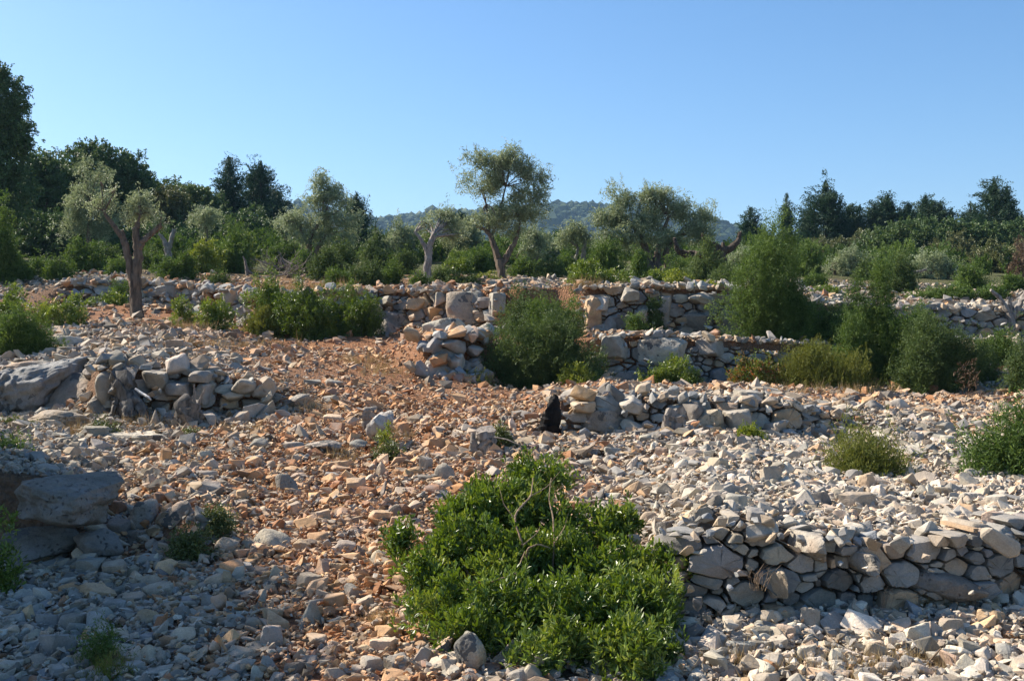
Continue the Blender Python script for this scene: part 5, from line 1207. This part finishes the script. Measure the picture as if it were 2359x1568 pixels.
# ------------------------------------------------------------------ single stones, in the order met from the hilltop to the foot of the slope
MARKS = [(1250, 1330, 'the big bright green bush'), (1268, 960, 'the charred stump'), (1554, 985, 'the split stump'), (1118, 1015, 'the grey cut stump'), (872, 985, 'the whitish weathered log'),
 (290, 905, 'the wide old stump'), (438, 945, 'the small low stump'), (120, 1160, 'the huge smooth boulder'), (365, 1190, 'the twin grey boulders'), (465, 1240, 'the prickly oak bush'), (235, 1500, 'the thin young juniper'),
 (316, 700, 'the pruned olive'), (1238, 800, 'the large dark juniper'), (1992, 1010, 'the grey-green juniper bush'), (2290, 990, 'the dense rounded juniper'), (1890, 840, 'the heath bush'), (1325, 865, 'the yellow-green bush'),
 (28, 935, 'the bedrock outcrop'), (1082, 1500, 'the knobbly upright boulder'), (659, 1118, 'the bluish pitted boulder'), (600, 735, 'the heath dome'), (60, 770, 'the spreading juniper'), (1731, 1000, 'the small upright bush'),
 (2040, 1460, 'the curved pale stick'), (2145, 1515, 'the straight brown stick'), (620, 1250, 'the pale cracked boulder'), (890, 1030, 'the small grey-green shrub'), (320, 1010, 'the long bedrock slab'), (420, 900, 'the curved retaining wall'),
 (1745, 1330, 'the wiry dead twigs'), (2190, 1350, "the long wall's dark boulder"), (1980, 1158, 'the long grey block'), (712, 1423, 'the triangular grey rock'), (618, 1473, 'the square grey block'), (381, 1055, 'the upright orange stone'), (905, 905, 'the long bent stick'),
 (1152, 1000, 'the dark dome shrub'), (1780, 1099, 'the big upright slab'), (2180, 830, 'the spreading dark juniper'), (2196, 1237, 'the big cream boulder'), (1998, 879, 'the pale block by the heath'), (2296, 1428, 'the broad flat tan slab'), (1740, 840, 'the reddened bush'), (219, 1368, 'the long tilted bar')]
SHAPEW = {'block': ('blocky', 'angular', 'squarish', 'chunky'), 'slab': ('flat', 'slab-like', 'thin flat'), 'bar': ('elongated', 'bar-shaped'), 'wedge': ('wedge-shaped', 'tilted', 'sharp-edged'), 'point': ('pointed', 'peaked'), 'round': ('rounded', 'lumpy')}
LABELS = set()
def auto_label(u, v, w, h, st, c):
    near = sorted(MARKS, key=lambda m: math.hypot(m[0] - u, 1.5 * (m[1] - v)) + (0 if math.hypot(m[0] - u, m[1] - v) > 14 else 9999))[:9]
    px = max(w, h); size = 'big' if px >= 58 else 'medium-sized' if px >= 36 else 'small'
    def rel(m):
        du, dv = u - m[0], v - m[1]
        if abs(dv) > 0.7 * abs(du): return 'just downhill of' if dv > 0 and dv < 70 else 'well downhill of' if dv > 0 else 'just uphill of' if dv > -70 else 'well uphill of'
        return 'right beside' if abs(du) < 75 else 'off to the sunlit side of' if du < 0 else 'off to the shadow side of'
    for i in range(len(near)):
        for sw in SHAPEW[st]:
            t = f'{size} {c} {sw} stone {rel(near[i])} {near[i][2]}'
            if t not in LABELS and len(t.split()) <= 16: LABELS.add(t); return t
        for j in range(i + 1, len(near)):
            t = f'{size} {c} {SHAPEW[st][0]} stone between {near[i][2]} and {near[j][2]}'
            if t not in LABELS and len(t.split()) <= 16: LABELS.add(t); return t
    return t
B_, S_, R_, W_, P_, O_ = 'block', 'slab', 'bar', 'wedge', 'point', 'round'
g, p, wh, dk, t, o, ru, pk, bl, wg = 'grey', 'pale grey', 'white', 'dark grey', 'tan', 'orange', 'rust', 'pinkish', 'bluish grey', 'warm grey'
NAMED = {(397, 769): 'pale pointed stone balanced as upper one of a stacked pair below the pruned olive', (381, 1055): 'upright orange-brown stone standing like a tooth on the grey rubble', (1980, 1158): 'long heavy grey block lying on the rubble above the long dry stone wall',
 (1998, 879): 'large pale block sitting in front of the heath and juniper bushes', (712, 1423): 'sharp triangular grey rock with a lit flat face near the picture bottom', (618, 1473): 'square solid grey block near the bottom of the picture', (1780, 1099): 'big smooth upright grey slab above the long dry stone wall',
 (2196, 1237): 'big cream coloured boulder perched on the long dry stone wall', (2296, 1428): 'broad flat tan slab near the picture edge below the long dry stone wall', (817, 1121): 'orange-tan faceted boulder beside the bluish pitted boulder', (217, 999): 'leaning grey stone in front of the dry-stemmed low shrub',
 (351, 966): 'grey stone like a small pyramid downhill of the wide old stump', (219, 1368): 'long tilted tan bar of rock in the shaded corner', (1727, 917): 'grey slab tilted steeply on top of the low broken wall', (1742, 883): 'white pointed stone before the bush with reddened leaves', (596, 1385): 'upright thin grey stone like a blade beside the orange boulders',
 (495, 1392): 'round orange boulder in the sunlit rubble at the shade edge', (1527, 1044): 'split orange stone with a clean flat face downhill of the split stump', (1240, 1537): 'squared grey stone at the foot of the big bright green bush', (1162, 1508): 'grey stone with a curved hollow face below the big bright green bush',
 (1145, 661): 'single pale upright stone on the collapsed wall near the tallest olive', (1602, 655): 'pale peaked stone on the lip of the tall terrace wall'}
STONES = [(1145,661,28,26,P_,p),(1602,655,24,20,P_,p),(1560,660,30,14,O_,p),(1660,668,34,16,S_,p),(2163,708,44,26,O_,p),(2200,712,26,14,O_,p),
(397,769,32,32,P_,wg),(402,795,44,28,B_,wg),(328,782,30,26,B_,g),(307,795,26,20,B_,g),(263,790,36,20,B_,t),(367,792,28,18,O_,t),(140,787,82,28,S_,p),(147,809,54,22,S_,g),(226,811,56,20,S_,wg),(165,766,50,16,S_,p),(270,842,28,24,B_,p),
(381,812,48,24,B_,g),(427,817,38,18,B_,g),(495,817,64,18,S_,wg),(543,825,30,28,B_,wg),(217,999,58,36,B_,g),(351,966,36,46,P_,g),(477,970,38,36,B_,g),(554,966,40,38,B_,wg),(525,972,26,22,B_,wg),(540,1022,42,32,O_,g),(591,1026,50,34,O_,bl),
(381,1055,28,48,B_,o),(120,1050,32,26,B_,p),(168,1045,36,18,S_,o),(197,1050,26,28,W_,t),(300,1061,36,24,B_,o),(171,1081,44,24,W_,dk),(186,1100,32,18,B_,t),(294,1113,30,28,W_,t),(349,1113,36,38,W_,wg),(478,1126,56,44,B_,g),(469,1152,38,30,B_,t),(230,1124,32,20,B_,p),
(378,1132,36,16,S_,o),(259,1168,56,32,B_,ru),(556,1145,30,38,B_,t),(556,1174,30,26,B_,o),(584,1181,32,28,B_,wg),(420,1087,58,18,S_,ru),(465,1084,36,16,S_,o),(504,1082,32,16,W_,o),(582,1061,42,26,B_,g),
(764,967,46,28,B_,pk),(796,980,26,20,O_,o),(697,999,46,42,W_,g),(664,1006,18,26,B_,t),(592,1027,48,34,O_,g),(824,1025,40,26,O_,bl),(673,1030,54,24,S_,g),(923,988,38,32,B_,o),(856,932,58,24,S_,t),(846,944,44,16,S_,g),(1008,1023,48,32,B_,t),(775,1073,72,26,S_,t),
(817,1121,48,44,B_,t),(877,1085,26,44,B_,wg),(980,1069,32,40,B_,g),(1011,1055,42,24,B_,g),(1025,1090,52,46,O_,g),(913,1094,24,28,B_,o),(669,1085,54,22,S_,t),(761,1097,40,20,B_,bl),(983,1103,64,20,S_,dk),(782,1182,40,26,W_,o),(823,1184,34,22,O_,o),(874,1194,56,36,B_,t),(821,1198,48,20,R_,t),
(745,1193,40,42,B_,t),(955,1207,44,28,B_,g),(912,1207,40,36,B_,t),(673,1214,48,28,W_,g),(840,1270,38,32,W_,dk),(796,1263,48,38,O_,wg),(757,921,46,24,O_,g),(768,883,42,22,O_,g),
(1302,920,44,24,B_,p),(1345,927,38,18,B_,p),(1401,931,56,30,B_,wg),(1445,921,44,36,W_,g),(1727,917,64,40,S_,g),(1689,933,50,46,B_,g),(1742,883,34,30,P_,wh),(1680,886,24,16,B_,pk),(1674,1003,36,24,B_,pk),(1489,1012,32,24,B_,g),(1415,1042,46,28,B_,g),(1398,1062,32,28,W_,p),(1527,1044,38,30,S_,o),(1454,1049,50,18,S_,t),
(1371,1039,28,20,B_,o),(1230,1033,28,20,B_,ru),(1601,1047,48,26,O_,wg),(1780,1099,48,54,B_,wg),(1724,1053,36,24,B_,p),(1562,1100,30,26,B_,g),(1439,1109,44,22,B_,t),(1386,1108,32,26,W_,g),(1642,1162,62,48,W_,dk),(1698,1162,58,50,B_,g),(1592,1200,62,50,W_,g),(1539,1224,54,54,B_,dk),(1745,1189,48,46,B_,g),(1618,1186,52,42,B_,dk),
(1998,880,64,34,B_,pk),(2283,887,34,20,B_,p),(2312,871,28,16,B_,o),(1780,930,30,26,W_,wh),(2021,936,40,30,O_,bl),(1939,959,48,22,S_,p),(2077,933,48,32,O_,p),(2186,989,40,36,O_,g),(2115,1009,40,32,B_,g),(2165,1003,28,28,B_,wg),(2186,1018,34,30,B_,p),(2101,1089,44,48,P_,wh),(2042,1108,46,22,B_,wh),(2001,1112,44,42,B_,pk),
(2030,1136,46,38,O_,wh),(2071,1130,54,32,W_,p),(2280,1096,56,24,B_,wh),(2233,1102,50,32,W_,p),(1980,1159,92,50,R_,wg),(1895,1153,54,44,W_,dk),(1842,1156,54,20,B_,o),(2115,1183,48,44,B_,g),(2171,1180,42,22,S_,o),(2196,1238,74,52,B_,pk),(2227,1206,70,46,W_,g),(2294,1206,58,58,B_,pk),(2303,1162,52,46,B_,p),
(1895,1238,28,44,B_,o),(1898,1203,50,26,S_,wg),(1915,1182,30,28,B_,wg),(1995,1194,30,18,B_,pk),(1980,1238,48,30,B_,g),(2051,1244,60,38,B_,p),(1948,1253,40,36,O_,g),(2068,1156,42,24,W_,wg),(2250,1147,54,26,B_,p),(2259,1182,32,26,B_,wh),(2150,1132,32,40,W_,wh),
(219,1368,96,48,R_,t),(200,1309,64,44,B_,g),(257,1314,62,44,B_,wg),(344,1295,62,36,B_,g),(361,1363,78,42,B_,wg),(134,1259,86,48,W_,bl),(268,1221,58,52,S_,dk),(421,1305,48,22,S_,t),(397,1282,46,24,S_,t),(552,1314,68,34,S_,p),(520,1334,28,42,W_,t),(495,1393,46,44,O_,o),(492,1424,38,28,O_,o),(547,1402,76,36,W_,wg),(596,1386,30,56,W_,g),
(544,1429,46,32,B_,g),(336,1429,50,50,O_,t),(353,1459,60,62,W_,g),(383,1477,48,36,B_,o),(618,1474,66,70,B_,g),(612,1534,54,46,W_,g),(101,1435,56,48,B_,bl),(159,1443,62,54,B_,dk),(118,1491,86,68,B_,bl),(16,1547,52,48,B_,p),(68,1547,52,32,B_,wg),(167,1531,58,40,W_,t),(128,1550,42,38,B_,g),(25,1457,38,30,B_,pk),
(128,1306,58,26,S_,bl),(153,1328,32,24,B_,t),(33,1314,58,40,B_,dk),(77,1375,36,20,B_,o),(118,1371,38,20,B_,t),(260,1399,54,44,B_,bl),(303,1383,56,32,B_,wg),(432,1388,42,28,B_,bl),(306,1544,54,38,B_,g),(405,1558,38,26,B_,p),(506,1531,52,36,W_,pk),
(712,1424,76,70,P_,g),(707,1342,66,42,B_,wg),(821,1363,64,40,W_,g),(779,1315,44,38,B_,t),(739,1374,34,36,B_,pk),(840,1392,58,42,B_,wg),(787,1445,54,26,S_,o),(835,1323,36,28,B_,o),(874,1334,42,24,B_,g),(758,1299,34,30,B_,bl),(691,1310,38,26,B_,wg),(649,1312,48,20,R_,o),(797,1344,42,26,B_,g),(941,1424,44,48,B_,pk),(1010,1470,48,26,S_,t),
(1162,1508,78,78,W_,wg),(1240,1538,64,68,B_,wg),(1032,1557,66,42,B_,g),(1168,1554,62,32,O_,p),(835,1469,56,36,W_,t),(882,1491,68,42,B_,pk),(811,1517,46,20,S_,wg),(853,1536,60,48,B_,g),(909,1533,58,52,B_,g),(688,1512,30,34,O_,t),(824,1551,34,36,B_,wg),(773,1533,28,30,W_,o),(797,1533,26,22,B_,o),
(1882,1379,60,28,O_,p),(1902,1363,28,18,O_,pk),(1926,1389,40,32,R_,o),(1812,1399,32,36,W_,p),(1869,1429,54,62,B_,g),(1815,1423,28,34,B_,pk),(1765,1440,56,22,R_,g),(1768,1466,60,44,B_,dk),(1812,1463,48,48,B_,g),(1946,1423,60,24,B_,o),(1973,1396,38,32,B_,g),(2010,1392,28,20,B_,pk),(2121,1463,64,58,S_,p),(2168,1460,46,56,W_,g),(2195,1446,66,48,S_,g),
(2296,1429,84,50,S_,t),(2248,1456,46,28,B_,wg),(2057,1487,30,44,B_,wh),(2027,1497,48,44,B_,p),(2017,1470,54,38,O_,g),(1946,1470,78,32,S_,g),(2238,1500,48,60,B_,g),(2292,1524,48,38,W_,t),(2191,1524,38,32,B_,p),(2292,1480,54,36,W_,pk),(2332,1470,42,30,B_,o),(2104,1534,48,48,B_,dk),(2050,1530,42,38,B_,g),(1862,1507,58,48,B_,g),(1946,1513,36,30,W_,t),
(1745,1490,54,28,R_,dk),(1708,1497,62,42,B_,bl),(1597,1534,66,24,S_,g),(1835,1547,44,30,P_,pk),(1943,1557,46,22,B_,wg),(1614,1376,58,36,B_,g),(2205,1399,32,22,B_,pk),(2232,1426,36,28,B_,p),(2090,1392,28,28,B_,wh)]
GS = 'larger loose stones on the slope'
for (u, v, w_, h_, st, c) in STONES:
    lab = NAMED.get((u, v)) or NAMED.get((u, v - 1)) or NAMED.get((u, v + 1))
    if not lab: lab = auto_label(u, v, w_, h_, st, c)
    rock(u, v, w_, h_, st, c, lab, group=GS)
# further stones of the slope, less striking ones
r_ = np.random.default_rng(99)
n_more = 0
while n_more < 46:
    u = r_.uniform(20, 2340); v = r_.choice([r_.uniform(1020, 1560), r_.uniform(930, 1300)])
    if 880 < u < 1600 and v > 1080: continue
    if 1600 < u and 1220 < v < 1400: continue
    if any(abs(u - a) < 0.55 * (w_ + 40) and abs(v - b) < 0.55 * (h_ + 30) for a, b, w_, h_, q in ROCKS): continue
    dd = d_at(u, v); k = r_.uniform(0.6, 1.2); w_ = float(np.clip(330 / dd * k, 26, 62)); h_ = w_ * r_.uniform(0.5, 0.85)
    pa = float(path_amount(np.array([u]), np.array([dd]))[0]); c = str(r_.choice([t, o, pk, wg] if r_.random() < 0.2 + 0.6 * pa else ([p, wh, pk, wg] if u > 1650 and v < 1230 else [g, p, wg, bl])))
    st = str(r_.choice([B_, B_, W_, S_, W_])); rock(u, v, w_, h_, st, c, auto_label(u, v, w_, h_, st, c), group=GS); n_more += 1
make_rubble()

def dry_grass():
    r = np.random.default_rng(17); pts = []
    for (u, v, su, sv, n) in [(2020, 1540, 260, 30, 110), (1700, 1530, 160, 30, 40), (330, 975, 120, 14, 60), (560, 800, 160, 8, 60), (430, 760, 90, 8, 60), (1990, 905, 200, 5, 90), (840, 835, 60, 10, 30), (880, 855, 50, 12, 40), (560, 1000, 80, 14, 30), (900, 1010, 40, 14, 40), (800, 1060, 60, 14, 30), (2050, 1080, 80, 8, 30), (880, 1440, 40, 16, 30), (2120, 1395, 120, 8, 40), (250, 1550, 60, 20, 60), (1350, 664, 60, 4, 40), (720, 668, 120, 6, 80), (180, 1000, 60, 8, 40), (720, 950, 60, 20, 30)]:
        for i in range(n):
            a, b = u + r.normal(0, su * .5), v + r.normal(0, sv * .5); d = d_at(a, b); x = (a - CU) / F * d; pts.append((x, d, gz(x, d)))
    pts = np.array(pts); n = len(pts); d = pts[:, 1]
    ax = norm(np.array((0, 0, 1.0)) + r.normal(0, .25, (n, 3))); N = 9
    P2 = np.repeat(pts, N, 0) + r.normal(0, .02, (n * N, 3)) * (1, 1, .2); A = norm(np.repeat(ax, N, 0) + r.normal(0, .3, (n * N, 3))); L = np.repeat(0.05 + 0.006 * d, N) * r.uniform(.5, 1.5, n * N); W = np.repeat(np.maximum(0.003, d / F / PXS * .45), N)
    s = norm(np.cross(A, r.normal(size=(n * N, 3)))) * W[:, None] / 2
    V = np.stack([P2 - s, P2 + s, P2 + A * L[:, None] + r.normal(0, .15, (n * N, 3)) * L[:, None]], 1).reshape(-1, 3)
    tag(build('dry_grass', V, np.arange(3 * n * N).reshape(-1, 3), M_STRAW, tint=np.repeat(r.random(n * N), 3)), 'thin straw coloured dry grass blades between the stones', 'dry grass', kind='stuff')
dry_grass()
# ------------------------------------------------------------------ mountain and its forest
def ridge_v(u): return np.interp(u, [-400, 200, 500, 690, 780, 870, 950, 1060, 1180, 1260, 1350, 1450, 1560, 1650, 1710, 1800, 1950, 2300], [540, 500, 480, 471, 482, 500, 488, 474, 468, 467, 469, 476, 486, 498, 515, 545, 580, 620])
mu = np.linspace(-400, 2300, 180); mt = np.linspace(0, 1.35, 40)
md = 620 + 330 * mt
mz_ridge = (CV - ridge_v(mu) - 15) / F * 950
prof_m = np.where(mt <= 1, 1 - (1 - np.clip(mt, 0, 1)) ** 1.5, 1 - (mt - 1) * 0.6)
MX = ((mu[:, None] - CU) / F) * (np.full_like(md, 950)[None] * 0.5 + md[None] * 0.5)
MY = np.tile(md, (len(mu), 1)); MZ = mz_ridge[:, None] * prof_m[None] + CZ - 20 * (1 - np.clip(mt, 0, 1))[None]
MV = np.stack([MX.ravel(), MY.ravel(), MZ.ravel()], 1)
MV[:, 2] += 3.0 * Noise(0.02, 3, 77)(MV * (1, 1, 0))
m_i = (np.arange(179)[:, None] * 40 + np.arange(39)[None]).ravel()
M_HILL = leaf_material('hill_soil', (0.03, 0.045, 0.02), (0.03, 0.045, 0.02), (0.03, 0.045, 0.02), 0.9, 0.0, 0.0)
tag(build('hill', MV, np.stack([m_i, m_i + 40, m_i + 41, m_i + 1], 1), M_HILL, smooth=True, tint=np.full(len(MV), 0.5)), 'long wooded mountain ridge in the bluish distance', 'hill', kind='structure')
def far_wood():
    r = np.random.default_rng(55); n = 17000
    k = r.integers(0, len(MV), n); nb = k + r.choice([0, 1, 40], n); nb = np.clip(nb, 0, len(MV) - 1)
    a = r.random(n)[:, None]; p = MV[k] * (1 - a) + MV[nb] * a + r.normal(0, 4.0, (n, 3)) * (1, 1, 0)
    u = CU + F * p[:, 0] / p[:, 1]; keep = (u > 560) & (u < 1900) & (p[:, 1] < 1000); p = p[keep]; n = len(p)
    v, f = ico(1); s = np.exp(r.normal(math.log(2.9), 0.28, n))
    vv = v[None] * (1 + r.normal(0, 0.14, (n, len(v), 1))) * (s[:, None] * np.stack([r.uniform(.9, 1.3, n), r.uniform(.9, 1.3, n), r.uniform(0.8, 1.2, n)], 1))[:, None] + (p + np.array((0, 0, 0.8)))[:, None]
    ff = (f[None] + (np.arange(n) * len(v))[:, None, None]).reshape(-1, 3)
    t = np.repeat(np.clip(0.45 + r.normal(0, 0.2, n) + 0.35 * Noise(0.03, 3, 5)(p), 0, 1), len(v))
    m = leaf_material('far_wood_leaf', (0.02, 0.04, 0.018), (0.04, 0.065, 0.028), (0.07, 0.095, 0.04), 0.7, 0.0, 0.1)
    tag(build('forest', vv.reshape(-1, 3), ff, m, tint=t), 'dense far wood of rounded crowns covering the bluish mountain', 'forest', kind='stuff')
far_wood()

# ------------------------------------------------------------------ air, light, sky, camera
SUN_AZ, SUN_EL = math.radians(-61), math.radians(39)       # bearing from the viewing direction, height
HAZE = True
if HAZE:
    bm = bmesh.new(); bmesh.ops.create_cube(bm, size=1.0)
    me = bpy.data.meshes.new('haze'); bm.to_mesh(me); bm.free()
    hz = bpy.data.objects.new('haze', me); COL.objects.link(hz)
    hz.scale = (5200, 3300, 420); hz.location = (0, 1500, 420 / 2 - 175)
    tag(hz, 'thin bluish summer haze over the hillside', 'haze', kind='stuff')
    m, nt, N, L = mat_new('haze_air'); out = nd(N, 'ShaderNodeOutputMaterial')
    vol = nd(N, 'ShaderNodeVolumePrincipled'); vol.inputs['Color'].default_value = (0.42, 0.68, 1.0, 1)
    vol.inputs['Density'].default_value = 0.0002; vol.inputs['Anisotropy'].default_value = 0.15
    L.new(vol.outputs[0], out.inputs['Volume']); me.materials.append(m)

w = bpy.data.worlds.new('World'); scn.world = w; w.use_nodes = True
wn = w.node_tree.nodes; wn.clear()
sky = wn.new('ShaderNodeTexSky'); sky.sky_type = 'NISHITA'; sky.sun_disc = False
sky.sun_elevation = SUN_EL; sky.sun_rotation = SUN_AZ; sky.air_density = 1.0; sky.dust_density = 1.0; sky.ozone_density = 4.0; sky.altitude = 200
bg = wn.new('ShaderNodeBackground'); bg.inputs[1].default_value = 0.077
wo = wn.new('ShaderNodeOutputWorld')
hs = wn.new('ShaderNodeHueSaturation'); hs.inputs['Saturation'].default_value = 1.2
w.node_tree.links.new(sky.outputs[0], hs.inputs['Color']); w.node_tree.links.new(hs.outputs[0], bg.inputs[0]); w.node_tree.links.new(bg.outputs[0], wo.inputs[0])

sl = bpy.data.lights.new('sun', 'SUN'); sl.energy = 5.0; sl.angle = math.radians(0.53); sl.color = (1.0, 0.91, 0.78)
so = bpy.data.objects.new('sun', sl); COL.objects.link(so)
sd = Vector((math.sin(SUN_AZ) * math.cos(SUN_EL), math.cos(SUN_AZ) * math.cos(SUN_EL), math.sin(SUN_EL)))
so.rotation_euler = sd.to_track_quat('Z', 'Y').to_euler(); so.location = (-30, 5, 30)

cam = bpy.data.cameras.new('camera'); cam.lens = 36 * F / 2359.0; cam.sensor_width = 36; cam.clip_end = 9000; cam.clip_start = 0.05
co = bpy.data.objects.new('camera', cam); COL.objects.link(co); co.location = (0, 0, CZ); co.rotation_euler = (math.radians(90), 0, 0)
scn.camera = co
scn.view_settings.view_transform = 'Standard'; scn.view_settings.look = 'None'; scn.view_settings.exposure = 1.15; scn.view_settings.gamma = 1.0
scn.cycles.max_bounces = 6; scn.cycles.transparent_max_bounces = 4; scn.cycles.diffuse_bounces = 3; scn.cycles.volume_bounces = 0
scn.cycles.use_adaptive_sampling = False; scn.cycles.use_denoising = True; scn.cycles.denoising_prefilter = 'ACCURATE'
